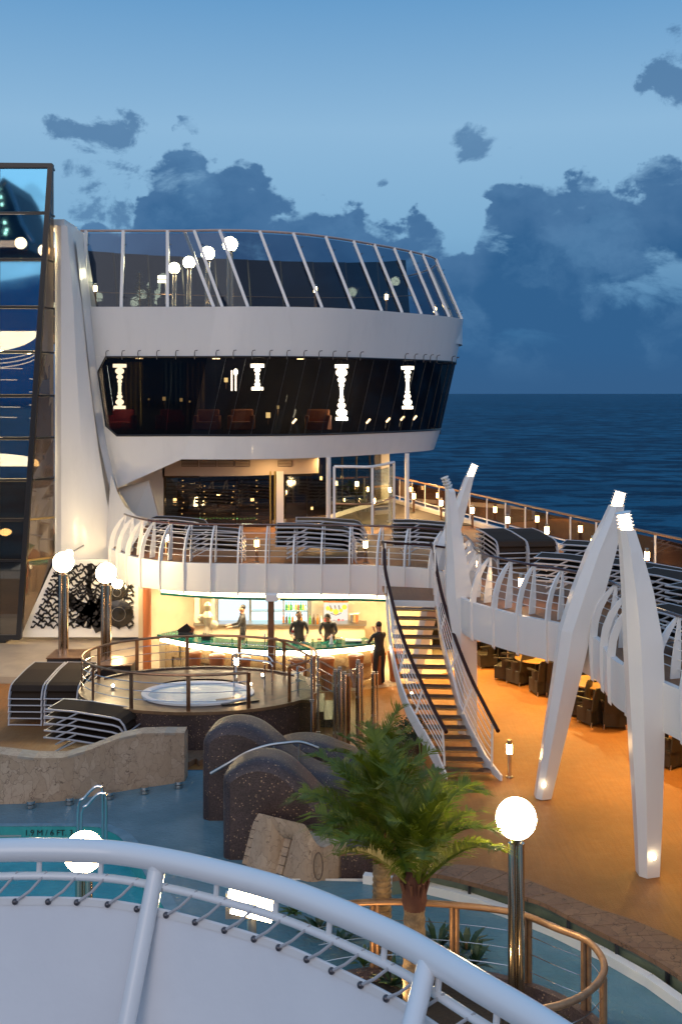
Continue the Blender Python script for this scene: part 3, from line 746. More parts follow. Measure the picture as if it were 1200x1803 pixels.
MB().tube([F2(173, 655), F2(187, 750), F2(206, 767), fold_w]+cb[1:], .035, 6).build('window_frame', M['black'], bh)
# hooks over the window
hk = []
allt = resample([F2(180, 628)]+lvl(ZW+.02, flat)[2:]+lvl(ZW+.02, curv)[1:], .05)
L = 0; hooks = [187, 215, 244, 276, 310, 343, 382, 412, 443, 475, 505, 535, 562, 587, 611, 634, 656, 677, 696, 713, 729, 745, 757, 768, 778, 788, 795, 801, 806]
for px in hooks:
    best = min(allt, key=lambda p: abs(p.x*F/p.y+600-px)+abs(p.y-38)*.0)
    p = best+N_((.0, -.10, 0))
    MB().tube([p+N_((0, .05, -.10)), p+N_((0, 0, .12)), p+N_((.03, -.05, .19)), p+N_((.12, -.08, .20))], .016, 5).build('hook', mat('hook_steel', (.16, .15, .15), .4, .6) if 'hook_steel' not in bpy.data.materials else bpy.data.materials['hook_steel'], bh)
# lounge inside
off_in = [p+N_((-.2, 4.2, 0)) for p in lvl(9.4, C1)]
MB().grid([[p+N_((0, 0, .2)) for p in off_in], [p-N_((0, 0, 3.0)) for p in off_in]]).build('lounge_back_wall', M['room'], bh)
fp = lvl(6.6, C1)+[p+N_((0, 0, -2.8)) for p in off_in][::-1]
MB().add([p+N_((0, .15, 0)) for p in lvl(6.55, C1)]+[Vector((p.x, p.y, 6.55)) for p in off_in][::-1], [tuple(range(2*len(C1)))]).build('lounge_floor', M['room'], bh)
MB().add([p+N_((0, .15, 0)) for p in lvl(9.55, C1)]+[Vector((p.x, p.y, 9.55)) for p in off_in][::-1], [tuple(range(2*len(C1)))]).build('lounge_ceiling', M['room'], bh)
# floor of the open top deck
ft = lvl(10.25, C1)
MB().add([p+N_((0, .2, 0)) for p in ft]+[Vector((0, 54, 10.25)), Vector((-10, 54, 10.25)), Vector((-12, 37, 10.25))], [tuple(range(len(ft)+3))]).build('top_deck_floor', M['updeck'], bh)

def bead(px, y0, y1, Y, beads, lab, cap=('both')):
    t = thing('bead_lamp', lab, 'lamp', Wy(px, y1, Y), group='beaded column lamps in the lounge window')
    c = Wy(px, y0, Y); z1 = c.z; z0 = Wy(px, y1, Y).z; Hh = z1-z0; prof = []
    tot = sum(beads)*2; s = (Hh-.26)/tot; z = z0+.13
    prof = [(.21, z0), (.21, z0+.11), (.07, z0+.12)]
    for r in beads:
        for i in range(1, 7): a = PI*i/7; prof.append((max(.045, 1.35*r*s*math.sin(a)), z+r*s-r*s*math.cos(a)))
        z += 2*r*s
    prof += [(.07, z1-.13), (.24, z1-.12), (.24, z1)]
    b = MB(); b.lathe([(r, zz) for r, zz in prof], (c.x, c.y, 0), 16); b.build('beads', M['bead'], t, smooth=False)
    MB().tube([(c.x, c.y, z1), (c.x, c.y, 9.5)], .012, 5).build('cord', M['black'], t)
    return t
bead(211, 641, 720, 37.2, [1.5, 1.05, .75, .6, .6, .7, .9, 1.2, 1.6], 'leftmost glowing beaded column lamp in the black window')
bead(453, 641, 687, 37.6, [1.0, .8, .65, .8, 1.1], 'short glowing beaded lamp near the middle of the black window')
bead(601, 642, 740, 37.7, [1.9, 1.4, 1.0, .7, .55, .55, .7, 1.0, 1.4, 2.0], 'tallest glowing beaded column lamp in the black window')
bead(717, 645, 720, 40.4, [1.6, 1.2, .9, .7, .6, .6, .8, 1.0, 1.2], 'rightmost glowing beaded column lamp in the black window')
for k, (x, y, lab) in enumerate(((289, 702, 'small square table lamp left of centre in the lounge window'), (319, 704, 'second small table lamp in the lounge window'), (334, 707, 'slim table lamp beside the brown drape in the lounge'), (398, 669, 'square wall lamp left of the ring lights in the lounge'),
                                 (472, 731, 'bright square lamp low in the lounge window'), (489, 717, 'dim square lamp above the bright square one'), (262, 703, 'faint small lamp at the left of the table lamps'))):
    t = thing('table_lamp', lab, 'lamp', Wy(x, y+4, 38.6))
    c = Wy(x, y, 38.6); s = (.11, .1, .05, .13, .16, .1, .05)[k]
    MB().box(c, (s, .06, s*1.25)).build('lamp_shade', glow('shade_light_%s' % 'abcdefg'[k], (1, .72, .3), (3, 3, 3, 3.5, 3, 1.2, 2)[k]), t)
    MB().tube([c-N_((0, 0, s*.6)), c-N_((0, 0, s*.6+.25))], .012, 5).build('stem', M['bronze'], t)
for k, (x, y) in enumerate(((648, 741), (683, 739), (708, 736), (730, 735), (568, 741), (518, 741))):
    Yk = (39.2, 40.2, 41.2, 42.2, 38.2, 37.8)[k]
    t = thing('floor_light', ['tilted sill light under the tallest bead lamp, right of it', 'tilted sill light under the rightmost bead lamp', 'sill light just right of the rightmost bead lamp', 'last bright sill light toward the curved end', 'tilted sill light left of the tallest bead lamp', 'faint tilted sill light left of centre'][k], 'light', Wy(x, y+3, Yk), group='tilted lights on the lounge window sill')
    c = Wy(x, y, Yk)
    MB().beam(c+N_((-.07, 0, -.09)), c+N_((.07, 0, .07)), .07, .07).build('lamp_head', M['warm'], t)
    MB().tube([c+N_((-.07, 0, -.09)), c+N_((-.12, 0, -.35))], .015, 5).build('bracket', M['steel'], t)
def armchair(px, py, Y, m, lab):
    t = thing('armchair', lab, 'armchair', Wy(px, py, Y)); c = Wy(px, py, Y)
    MB().box(c+N_((0, 0, .22)), (.75, .7, .3)).build('seat', m, t, bevel=.05)
    MB().box(c+N_((0, .3, .45)), (.8, .16, .7)).build('backrest', m, t, bevel=.05)
    for s in (-1, 1): MB().box(c+N_((s*.4, 0, .34)), (.14, .7, .5)).build('armrest', m, t, bevel=.03)
for k, (x, lab, m_) in enumerate(((215, 'red armchair under the leftmost bead lamp', M['red']), (300, 'dark red armchair left of the lounge centre', M['red']), (365, 'low brown armchair near the window fold', M['leather']), (425, 'brown armchair below the ring lights', M['leather']), (560, 'dark armchair left of the tallest bead lamp', M['leather']))):
    armchair(x, 760, 37.6, m_, lab)
for k, (x, m_, lab) in enumerate(((343, mat('brown_drape', (.10, .055, .02), .8), 'brown drape hanging in the lounge window'), (305, mat('blue_drape', (.03, .05, .08), .7), 'blue grey drape in the lounge window'), (235, mat('olive_drape', (.10, .075, .02), .8), 'olive drape beside the leftmost bead lamp'))):
    a = Wy(x, 638, 38.9); b_ = Wy(x, 748, 38.9); rows = []
    for z in (a.z, b_.z): rows.append([Vector((a.x+(i-8)*.045, a.y+.04*math.sin(i*1.6), z)) for i in range(17)])
    tag(MB().slab(rows, (0, .01, 0)).build('drape', m_, None), lab, 'drape')
t = thing('ring_light', 'pair of slim upright neon loops in the lounge window', 'light', Wy(412, 690, 37.8))
for x in (408, 415):
    MB().tube([Wy(x, 652, 37.8), Wy(x, 688, 37.8)], .022, 6).build('tube', M['bead'], t)
MB().tube([Wy(415+3*math.cos(a), 655+5*math.sin(a), 37.8) for a in [i*PI/8 for i in range(16)]], .018, 5, closed=True).build('loop', M['bead'], t)

# ------------------------------------------------------------------ slanted glass screen on top
ws = thing('glass_screen', 'tall slanted glass windscreen with white posts on the top deck', 'windscreen', (-2, 37, Z1))
def zt(i, n): return 13.9-.45*max(0, (i/n)-.25)/.75
def topcurve(base):
    n = len(base)-1; return [p+Vector((-1.02*min(1, max(0.0, (p.x+6.1)/1.8)), .35, zt(i, n)-p.z)) for i, p in enumerate(base)]
base = resample(lvl(Z1, C1), .1)
base = [p+N_((0, .12, 0)) for p in base]
topc = topcurve(base)
tx = lambda p: p.x*F/p.y+600
def at_px(px):  # index of base point at screen column px on the near side
    return min(range(int(len(base)*.93)), key=lambda i: abs(tx(base[i])-px)+(1e3 if base[i].y > 43.5 else 0))
cols = [150, 216, 294, 393, 437, 507, 568, 622, 670, 708, 742, 768, 790]
idx = [at_px(c) for c in cols]+[min(len(base)-1, at_px(790)+k) for k in (14, 28, 42, 56, 70)]
for a, i in enumerate(idx):
    p, q = base[i], topc[i]
    w = .10
    pst = MB().beam(p, q+(q-p)*.0, w, .13, up=(0, 1, 0)).build('post', M['white2'], ws)
    for f in (.12, .8):
        c = p.lerp(q, f); MB().tube([c, c+N_((.14, -.05, .05))], .012, 5).build('clamp', M['black'], pst)
MB().beam(base[idx[2]]+N_((1.6, 0, 0)), topc[idx[2]]+N_((.55, .2, .02)), .10, .13, up=(0, 1, 0)).build('post', M['white2'], ws)
for a in range(len(idx)-1):
    i, j = idx[a], idx[a+1]
    if j <= i: continue
    ks = list(range(i, j+1, max(1, (j-i)//4)))
    if ks[-1] != j: ks.append(j)
    bot = [base[k] for k in ks]; tp = [base[k].lerp(topc[k], .97) for k in ks]
    MB().grid([[p+N_((0, .06, 0)) for p in bot], [p+N_((0, .06, 0)) for p in tp]]).build('pane', M['topglass'], ws, smooth=True)
tl = [topc[k] for k in range(idx[0]-3 if idx[0] > 3 else 0, idx[-1]+1, 3)]
MB().tube(tl, .045, 8).build('top_rail', mat('pinkish_rail', (.50, .36, .32), .3, .3), ws, smooth=True)
# far screen across the back of the top deck
fs = thing('far_glass_screen', 'darker glass screen along the far side of the top deck', 'windscreen', (-3, 47, 10.3))
farp = resample(catmull([(-12.2, 44.5, 10.3), (-9.8, 46, 10.3), (-7, 47, 10.3), (-4, 47.8, 10.3), (-1, 48.3, 10.3), (1.5, 48.2, 10.3), (3.2, 47.2, 10.3)], 6), 1.5)
M['farglass'] = glass('smoked_far_glass', (.13, .19, .25), .12, .03, (.4, .5, .6), .02)
for i in range(len(farp)-1):
    a, b_ = farp[i], farp[i+1]; up = N_((-.3, 0, 4.1-.02*i))
    MB().prism([a, b_, b_+up, a+up], (0, .02, 0)).build('pane', M['farglass'], fs)
    MB().beam(a, a+up, .06, .08, up=(0, 1, 0)).build('post', M['black'], fs)
MB().tube([p+N_((0, -1.2, 1.1)) for p in farp], .03, 6).build('handrail', M['bronze'], fs)
MB().tube([p+N_((0, -1.2, 2.2)) for p in farp], .02, 6).build('upper_rail', M['bronze'], fs)
# ------------------------------------------------------------------ lounge at upper deck level under the bridge house
for k, (x, y) in enumerate(((-.6, 38.6), (.9, 40.6), (2.6, 42.0), (3.3, 45.0), (-2.6, 37.6))):
    t = thing('soffit_light', ['amber downlight at the head of the middle column', 'downlight under the bridge house near the windbreak', 'downlight beside the right end column', 'farthest downlight under the bridge house', 'downlight under the left part of the bridge house'][k], 'ceiling light', (x, y, ZS-.03), group='downlights under the bridge house')
    MB().lathe([(.12, -.03), (.12, .02)], (x, y, ZS-.02), 16).build('housing', M['steel'], t); MB().lathe([(.09, -.012), (.09, 0)], (x, y, ZS-.05), 16).build('lens', M['warm'], t)
    ld = bpy.data.lights.new('downlight', 'AREA'); ld.shape = 'DISK'; ld.size = .18; ld.energy = 190 if k != 4 else 45; ld.color = (1.0, .60, .24)
    lo = bpy.data.objects.new('downlight', ld); COL.objects.link(lo); lo.parent = t; lo.location = (0, 0, -.05)
for k, (x, y) in enumerate(((-7.4, 38.6), (-4.6, 38.8), (-1.5, 39.2))):  # glowing discs added to brighten the lounge interior
    t = thing('lounge_ceiling_light', ['dim round ceiling light at the left of the lounge', 'dim ceiling light in the middle of the lounge', 'dim ceiling light right of the lounge middle'][k], 'ceiling light', (x, y, 9.3))
    MB().lathe([(.14, -.02), (.14, 0)], (x, y, 9.5), 16).build('lens', M['warm'], t); MB().lathe([(.17, 0), (.17, .03)], (x, y, 9.5), 16).build('housing', M['black'], t)
lw = thing('glazed_facade', 'dark glass lounge front under the bridge house', 'lounge front', (-3, 38.8, ZU))
Yl = 38.6
def L2(px, py): return Wy(px, py, Yl)
MB().prism([L2(286, 812), L2(560, 806), L2(560, 833), L2(430, 838), L2(286, 842)], (0, .3, 0)).build('head_beam', M['plaster'], lw)
for (a, b_) in ((320, 349), (352, 381), (384, 412), (414, 440), (489, 514)):
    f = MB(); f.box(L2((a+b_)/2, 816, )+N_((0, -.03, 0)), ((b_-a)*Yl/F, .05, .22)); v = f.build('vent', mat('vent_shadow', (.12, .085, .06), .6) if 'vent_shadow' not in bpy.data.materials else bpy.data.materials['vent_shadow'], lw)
    for z in (-.07, -.02, .03, .08):
        MB().box(L2((a+b_)/2, 816)+N_((0, -.07, z)), ((b_-a)*Yl/F-.03, .03, .02)).build('slat', M['plaster'], v)
MB().prism([L2(196, 800), L2(290, 800), L2(290, 925), L2(196, 925)], (0, .3, 0)).build('side_wall', M['white'], lw)
MB().prism([Wy(207, 860, 36.6), Wy(262, 846, 36.6), Wy(280, 915, 35.5), Wy(236, 908, 35.5)], (0, .2, 0)).build('curved_cheek', M['plaster'], lw)
for (a, b_) in ((288, 352), (353, 417), (418, 480), (503, 540), (541, 577)):
    MB().prism([L2(a, 838), L2(b_, 838), L2(b_, 928), L2(a, 928)], (0, .03, 0)).build('pane', M['lglass'], lw)
MB().box((L2(493, 880)), (.26, .2, 2.1)).build('pillar', M['white2'], lw)
MB().box((L2(484, 880)), (.06, .1, 2.1)).build('door_frame', mat('brass_frame', (.45, .33, .10), .3, .8), lw)
MB().box((L2(476, 880)), (.05, .1, 2.1)).build('door_frame', bpy.data.materials['brass_frame'], lw)
ca, cb_ = Vector((-.55, 40.6, ZU)), Vector((1.85, 47, ZU))
for k in range(4):
    a, b_ = ca.lerp(cb_, k/4), ca.lerp(cb_, (k+1)/4); e = (b_-a)*.02
    MB().prism([a+e+N_((0, 0, .2)), b_-e+N_((0, 0, .2)), b_-e+N_((0, 0, 2.58)), a+e+N_((0, 0, 2.58))], (-.02, .02, 0)).build('pane', M['lglass'], lw)
    MB().beam(a+N_((0, 0, .0)), a+N_((0, 0, 2.6)), .06, .06, up=(0, 1, 0)).build('mullion', M['black'], lw)
MB().beam(Vector((-2.6, 39.0, ZU+.09)), ca+N_((0, 0, .09)), .12, .2).build('plinth', M['white2'], lw)
MB().beam(ca+N_((0, 0, .09)), cb_+N_((0, 0, .09)), .12, .2).build('plinth', M['white2'], lw)
MB().box(cb_+N_((0.1, 0, 1.3)), (.42, .3, 2.65)).build('corner_pillar', M['white2'], lw)
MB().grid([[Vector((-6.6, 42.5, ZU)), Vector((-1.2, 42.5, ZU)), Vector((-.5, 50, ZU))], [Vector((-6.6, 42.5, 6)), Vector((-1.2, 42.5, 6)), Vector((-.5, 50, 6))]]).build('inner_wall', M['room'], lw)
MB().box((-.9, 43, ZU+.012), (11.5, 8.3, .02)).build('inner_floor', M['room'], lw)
# rows of little reflected lights: bottle racks behind the glass
wr = thing('wine_rack', 'dark bottle rack with rows of tiny lights behind the lounge glass', 'rack', Wy(370, 925, 39.4))
for k in range(12):
    y = 846+k*6.8
    MB().beam(Wy(292, y+3, 39.6), Wy(474, y+3, 39.6), .18, .03).build('shelf', M['bronze'], wr)
lt = glow('tiny_rack_light', (1, .75, .35), 5.0)
sp0 = None
for x in (322, 360, 410, 452):
    for k in range(8):
        if (k+x) % 5 == 0: continue
        c = Wy(x+rr.uniform(-2, 2), 846+k*9.8, 39.3)
        if sp0 is None: sp0 = MB().box(c, (.05, .03, .025)).build('rack_light', lt, wr); c0 = c
        else: inst(sp0, wr, c-c0)
for k in range(22):
    c = Wy(322+k*6, 913+rr.uniform(-1, 1), 39.3)
    if k == 0: g0 = MB().box(c, (.04, .03, .04)).build('green_light', glow('tiny_green_light', (.35, 1, .25), 1.6), wr); c0g = c
    else: inst(g0, wr, c-c0g)
for k, (x, y, lab) in enumerate(((308, 881, 'square lamp at the left of the bottle racks'), (444, 880, 'bright square lamp at the right of the bottle racks'), (565, 842, 'hanging lamp in the right part of the lounge glass'), (602, 840, 'lamp high in the far lounge glass'), (628, 852, 'double lamp in the far lounge glass'), (605, 880, 'low lamp in the far lounge glass'), (549, 895, 'small lamp low behind the right lounge glass'))):
    Yk = 39.9 if x < 580 else 42.5
    t = thing('lounge_lamp', lab, 'lamp', Wy(x, y+5, Yk)); c = Wy(x, y, Yk); s = (.12, .13, .1, .09, .14, .1, .08)[k]
    MB().box(c, (s, .06, s*1.3)).build('lamp_shade', M['warm'], t); MB().tube([c+N_((0, 0, s*.6)), c+N_((0, 0, s+.4))], .01, 5).build('stem', M['black'], t)
# columns under the bridge
for (x, yb, Yc, r, lab) in ((578, 935, 37.5, .09, 'white round column under the middle of the bridge house'), (716, 920, 39.9, .09, 'white column under the right end of the bridge house')):
    t = thing('column', lab, 'column', (Wy(x, yb, Yc).x, Yc, ZU)); c = t.location
    MB().tube([c, c+N_((0, 0, ZS-ZU))], r, 14).build('shaft', M['white2'], t, smooth=True); MB().tube([c, c+N_((0, 0, .05))], r*1.7, 14).build('foot', M['white2'], t)
# free-standing white framed windbreak near the lounge door
wb_ = thing('windbreak', 'white framed glass windbreak outside the lounge doors', 'windbreak', (0, 38, ZU))
pA, pB, pC, pD = Wz(588, 940, ZU), Wz(655, 940, ZU), Wz(693, 925, ZU), Wz(700, 925, ZU)
hh = N_((0, 0, 2.35))
for p in (pA, pB, pC): MB().beam(p, p+hh, .09, .09, up=(0, 1, 0)).build('post', M['white2'], wb_)
MB().tube(catmull([pA+hh, (pA+pB)/2+hh+N_((0, -.05, 0)), pB+hh, pC+hh], 4), .05, 8).build('top_rail', M['white2'], wb_, smooth=True)
MB().tube(catmull([pA+N_((0, 0, 1.05)), pB+N_((0, 0, 1.05)), pC+N_((0, 0, 1.05))], 4), .035, 8).build('handrail', M['bronze'], wb_, smooth=True)
for a, b_ in ((pA, pB), (pB, pC)): MB().prism([a+N_((.06, 0, .1)), b_+N_((-.06, 0, .1)), b_+N_((-.06, 0, 2.2)), a+N_((.06, 0, 2.2))], (0, .015, 0)).build('pane', M['clear'], wb_)
# ================================================================== PYLONS
def beam_sections(secs, name, m, parent, depth=.3, bev=.025):
    # secs: list of (point, width) with depth; a hexagonal tapering beam
    rows = []
    for p, w, d in secs:
        p = Vector(p); h = w/2
        rows.append([p+N_((-h, -d*.18, 0)), p+N_((-h*.35, -d*.5, 0)), p+N_((h, -d*.30, 0)), p+N_((h, d*.5, 0)), p+N_((-h, d*.5, 0)), p+N_((-h, -d*.18, 0))])
    b = MB(); b.grid(rows)
    b.add(rows[0][:5], [(0, 1, 2, 3, 4)]); b.add(rows[-1][:5], [(0, 1, 2, 3, 4)])
    return b.build(name, m, parent)
def pylon(label, secs, Y, tiplen, lit=True, foot_light=True, rings=0):
    p0 = Wy(secs[0][0], secs[0][1], Y)
    t = thing('pylon', label, 'pylon', (p0.x, Y, 0), group='white slanted pylons carrying the upper deck')
    S = [(Wy(x, y, Y), w*.93*Y/F, .30+.14*math.sin(PI*i/(len(secs)-1))) for i, (x, y, w) in enumerate(secs)]
    beam_sections(S, 'shaft', M['white2'], t)
    top, pre = S[-1][0], S[-2][0]; d = (top-pre).normalized(); w = S[-1][1]
    n = rings or 5
    for k in range(n):
        c = top+d*(tiplen*(k+.5)/n); rr0 = w*.52*(1-.10*k/n)
        ax = d.to_track_quat('Z', 'Y').to_matrix()
        hh = tiplen/n
        if lit:
            MB().lathe([(rr0*.8, -hh*.44), (rr0*.8, hh*.14)], c, 14, ax).build('lamp', M['tip'], t)
            MB().lathe([(rr0*1.12, hh*.12), (rr0*1.12, hh*.44)], c, 14, ax).build('louvre', M['white2'], t)
        else:
            MB().lathe([(rr0*.8, -hh*.42), (rr0*.8, hh*.1)], c, 14, ax).build('core', M['steel'], t)
            MB().lathe([(rr0*1.02, hh*.1), (rr0*1.02, hh*.45)], c, 14, ax).build('louvre', M['white2'], t)
    if foot_light:
        p = Wy(foot_light[0], foot_light[1], Y-.2)
        MB().lathe([(.035, -.01), (.035, .01)], p, 12, Matrix.Rotation(R(90), 3, 'X')).build('foot_light', M['spot'], t)
    return t
pylon('leaning white pylon left of the foremost one, lit at its tip', [(955, 1404, 29), (975, 1300, 38), (997, 1190, 48), (1012, 1110, 56), (1035, 1040, 58), (1058, 970, 50), (1078, 915, 32), (1085, 890, 24)], 21.3, .30, True, (956, 1383))
pylon('foremost upright white pylon with a brightly lit louvred top', [(1140, 1540, 38), (1140, 1440, 47), (1138, 1320, 58), (1136, 1230, 64), (1132, 1130, 66), (1122, 1040, 52), (1110, 970, 36), (1102, 932, 28)], 17.9, .30, True, (1150, 1510))
pylon('farthest upright white pylon with unlit ribbed top, beside the stairs', [(822, 1293, 34), (820, 1200, 40), (816, 1110, 46), (808, 1050, 50), (803, 990, 38), (797, 930, 27), (792, 865, 17), (790, 860, 16)], 25.4, .30, False, None, 4)
pylon('farthest leaning white pylon behind the stairs, lit at its tip', [(728, 1198, 20), (748, 1110, 28), (768, 1020, 34), (783, 965, 36), (798, 925, 30), (812, 885, 22), (824, 845, 16), (827, 838, 15)], 29.3, .36, True, None)

# ================================================================== STAIRS
st = thing('staircase', 'curved open staircase with dark handrails up to the balcony', 'staircase', (2.7, 22.4, 0))
ty = [1359, 1340, 1322, 1301, 1283, 1265, 1247, 1228, 1210, 1192, 1175, 1157, 1139.5, 1122, 1106, 1089, 1073]
def lerp_tab(tab, v):
    for (a, b_), (c, d) in zip(tab, tab[1:]):
        if a <= v <= c: return b_+(d-b_)*(v-a)/(c-a)
    return tab[0][1] if v < tab[0][0] else tab[-1][1]
LX = [(1057, 683), (1073, 685), (1106, 688), (1140, 692), (1175, 699), (1210, 708), (1247, 722), (1283, 742), (1301, 753), (1322, 765), (1340, 775), (1359, 783), (1370, 787)]
RX = [(1057, 765), (1073, 767), (1106, 771), (1140, 778), (1175, 787), (1210, 796), (1247, 806), (1283, 822), (1322, 842), (1340, 852), (1359, 866), (1372, 869)]
Ls, Rs = [], []
for k in range(17):
    z = .156*(k+1)
    l = Wz(lerp_tab(LX, ty[k]), ty[k]-1.0, z); r = Wz(lerp_tab(RX, ty[k]), ty[k]+.8, z)
    Ls.append(l); Rs.append(r)
M['tread'] = mat('stair_tread', (.10, .05, .03), .45, col2=(.07, .035, .02), nscale=4)
M['brass'] = mat('brass_nosing', (.65, .45, .22), .25, 1.0)
for k in range(17):
    l, r = Ls[k], Rs[k]; d = N_((0, .27, 0)); u = N_((.02, 0, 0))
    trd = MB().prism([l+u, r-u, r-u+d, l+u+d], (0, 0, -.045)).build('tread', M['tread'], st)
    MB().beam(l+u+N_((0, -.012, -.015)), r-u+N_((0, -.012, -.015)), .03, .035).build('nosing', M['brass'], trd)
dz = N_((0, 0, 1))
def stringer(pts, side):
    ext = [pts[0]+(pts[0]-pts[1])*.95]+pts+[pts[-1]+(pts[-1]-pts[-2])*.9]; ext[0].z = max(ext[0].z, .02)
    b = MB(); s = side*.03
    rows = [[p+N_((s, .12, .10)) for p in ext], [p+N_((s, .12, -.24 if i > 1 else -.02-.5*p.z)) for i, p in enumerate(ext)]]
    b.slab(rows, (side*.04, 0, 0)); b.build('stringer', M['white2'], st, smooth=True)
stringer(Ls, -1); stringer(Rs, 1)
LR = [(676, 968), (678, 1004), (688, 1050), (699, 1093), (716.5, 1144), (742, 1203), (762, 1246), (785, 1289)]
RRl = [(764, 971), (767.5, 999), (778, 1050), (793, 1101), (808, 1144), (829, 1195), (852, 1241), (876, 1287)]
def railpts(pix, pts):
    out = []
    for i, (x, y) in enumerate(pix):
        f = 1-i/(len(pix)-1); Y = 22.1+(28.3-22.1)*f**1.0
        out.append(Wy(x, y, Y))
    return out
rl = railpts(LR, Ls); rrr = railpts(RRl, Rs)
for pts in (rl, rrr):
    MB().tube(catmull(pts, 5), .045, 8).build('handrail', M['wood_rail'], st, smooth=True)
for pts, S_ in ((rl, Ls), (rrr, Rs)):
    cr = catmull(pts, 8)
    def above(p):      # handrail point over this stringer point
        return min(cr, key=lambda q: abs(q.y-p.y))
    lows = [S_[k]+N_((0, .1, .08)) for k in (0, 5, 9, 13, 16)]
    for p in lows:
        q = above(p); MB().beam(p, Vector((p.x*.3+q.x*.7, p.y, q.z)), .045, .03, up=(0, 1, 0)).build('baluster', M['white2'], st)
    for f in (.2, .36, .52, .68, .84):
        path = []
        for k in range(17):
            p = S_[k]+N_((0, .1, .08)); q = above(p); path.append(p.lerp(Vector((q.x, p.y, q.z)), f))
        MB().tube(path, .012, 5).build('wire', M['white2'], st)
# landing
l, r = Ls[-1]+N_((0, .27, .156)), Rs[-1]+N_((0, .27, .156))
lb, rb = N_((1.15, 29.45, l.z)), N_((2.55, 29.1, l.z))
MB().prism([l, r, rb, lb], (0, 0, -.12)).build('landing', M['updeck'], st)
MB().beam(l+N_((0, -.02, -.06)), r+N_((0, -.02, -.06)), .05, .16).build('landing_edge', M['white2'], st)
for a, b_ in ((l, lb), (r, rb)):
    for f in (.02, .5): MB().beam(a.lerp(b_, f), a.lerp(b_, f)+N_((0, 0, 1.35)), .045, .045, up=(0, 1, 0)).build('landing_post', M['white2'], st)
    for z in (.3, .55, .8, 1.05): MB().tube([a+N_((0, 0, z)), b_+N_((0, 0, z))], .012, 5).build('wire', M['white2'], st)
for px, a in ((0, rl[0]), (1, rrr[0])):
    MB().tube([a, a+N_((.0, 1.1, .06))], .04, 8).build('landing_handrail', M['wood_rail'], st)
MB().tube([rl[0]+N_((0, 1.0, .06)), rrr[0]+N_((0, .9, .03)), rrr[0]+N_((.5, .6, .0))], .03, 8).build('landing_handrail', M['wood_rail'], st)
for x in (722, 748): # curved steel bars across the fascia behind the landing
    pass

# ================================================================== LAMPS
def globe_lamp(px, pyc, Y, zb, label, rad=.27, post=.10, group='globe lamps on polished posts', gm_='globe', pm_='warmsteel'):
    c = Wy(px, pyc, Y)
    t = thing('globe_lamp', label, 'lamp', (c.x, c.y, zb), group=group)
    gb = MB().sphere(c, rad, 28, 16).build('globe', M[gm_], t, smooth=True)
    for sx in (-1, 1): MB().sphere(c+N_((sx*rad*1.02, 0, -.02)), .022, 8, 6).build('clip', M['steel'], gb)
    MB().lathe([(.05, -rad-.08), (.09, -rad-.02), (rad*.5, -rad+.05)], c, 16).build('cup', M['chrome'], t, smooth=True)
    zt_ = c.z-rad-.06
    for dx, dy in ((-post*.55, 0), (post*.55, 0), (0, post*.5)):
        MB().tube([(c.x+dx, c.y+dy, zb), (c.x+dx, c.y+dy, zt_)], post*.5, 10).build('post', M[pm_], t, smooth=True)
    return t
globe_lamp(908, 1441, 13.9, 0.1, 'nearest globe lamp on a thick steel post in the garden circle', .265, .105, gm_='globe2')
globe_lamp(112, 990, 30.0, .75, 'left one of the two globe lamps by the tree relief', .29, .14)
globe_lamp(187, 1009, 29.2, .75, 'right one of the two globe lamps by the tree relief', .28, .14)
t = thing('wall_lamp', 'small glowing globe behind the right lamp by the relief', 'lamp', Wy(207, 1032, 34)); c = Wy(207, 1027, 34.0)
MB().sphere(c, .17).build('globe', M['globe'], t, smooth=True); MB().tube([c+N_((0, .1, 0)), c+N_((0, .95, 0))], .03, 8).build('bracket', M['steel'], t)
t = thing('wall_lamp', 'small glowing globe peeping over the left lamp', 'lamp', Wy(122, 978, 33)); c = Wy(122, 975, 33)
MB().sphere(c, .12).build('globe', M['globe'], t, smooth=True); MB().tube([c+N_((0, .1, 0)), c+N_((0, 1.8, 0))], .03, 8).build('bracket', M['steel'], t)
for x, lab in ((122, 'black square planter under the left globe lamp'), (205, 'dark planter under the right globe lamp')):
    Yp = 30.0 if x < 150 else 29.2
    cx = (x-600)*Yp/F
    t = thing('planter', lab, 'planter', (cx, Yp, 0))
    MB().box((cx, Yp, .38), (1.0, 1.0, .76)).build('box', mat('dark_planter', (.03, .028, .027), .35), t, bevel=.02)
    MB().box((cx, Yp, .765), (1.04, 1.04, .03)).build('rim', M['bronze'], t)
def bollard(base, h, label, group):
    t = thing('bollard_lamp', label, 'bollard lamp', base, group=group); b0 = Vector(base)
    ll = min(.2, h*.24); z1_ = h-.10-ll
    MB().tube([b0, b0+N_((0, 0, z1_))], .045, 12).build('post', M['bronze'] if base[2] > 1 else M['chrome'], t, smooth=True)
    MB().tube([b0+N_((0, 0, z1_)), b0+N_((0, 0, z1_+ll))], .062, 14).build('lens', M['lens'], t, smooth=True)
    MB().tube([b0+N_((0, 0, z1_+ll)), b0+N_((0, 0, h))], .055, 12).build('cap', M['steel'], t, smooth=True)
    MB().tube([b0, b0+N_((0, 0, .02))], .08, 12).build('foot', M['steel'], t)
    return t
def boll_at(px, pylens, zb, h, label, group):
    p = Wz(px, pylens, zb+h*.78); return bollard((p.x, p.y, zb), h, label, group)
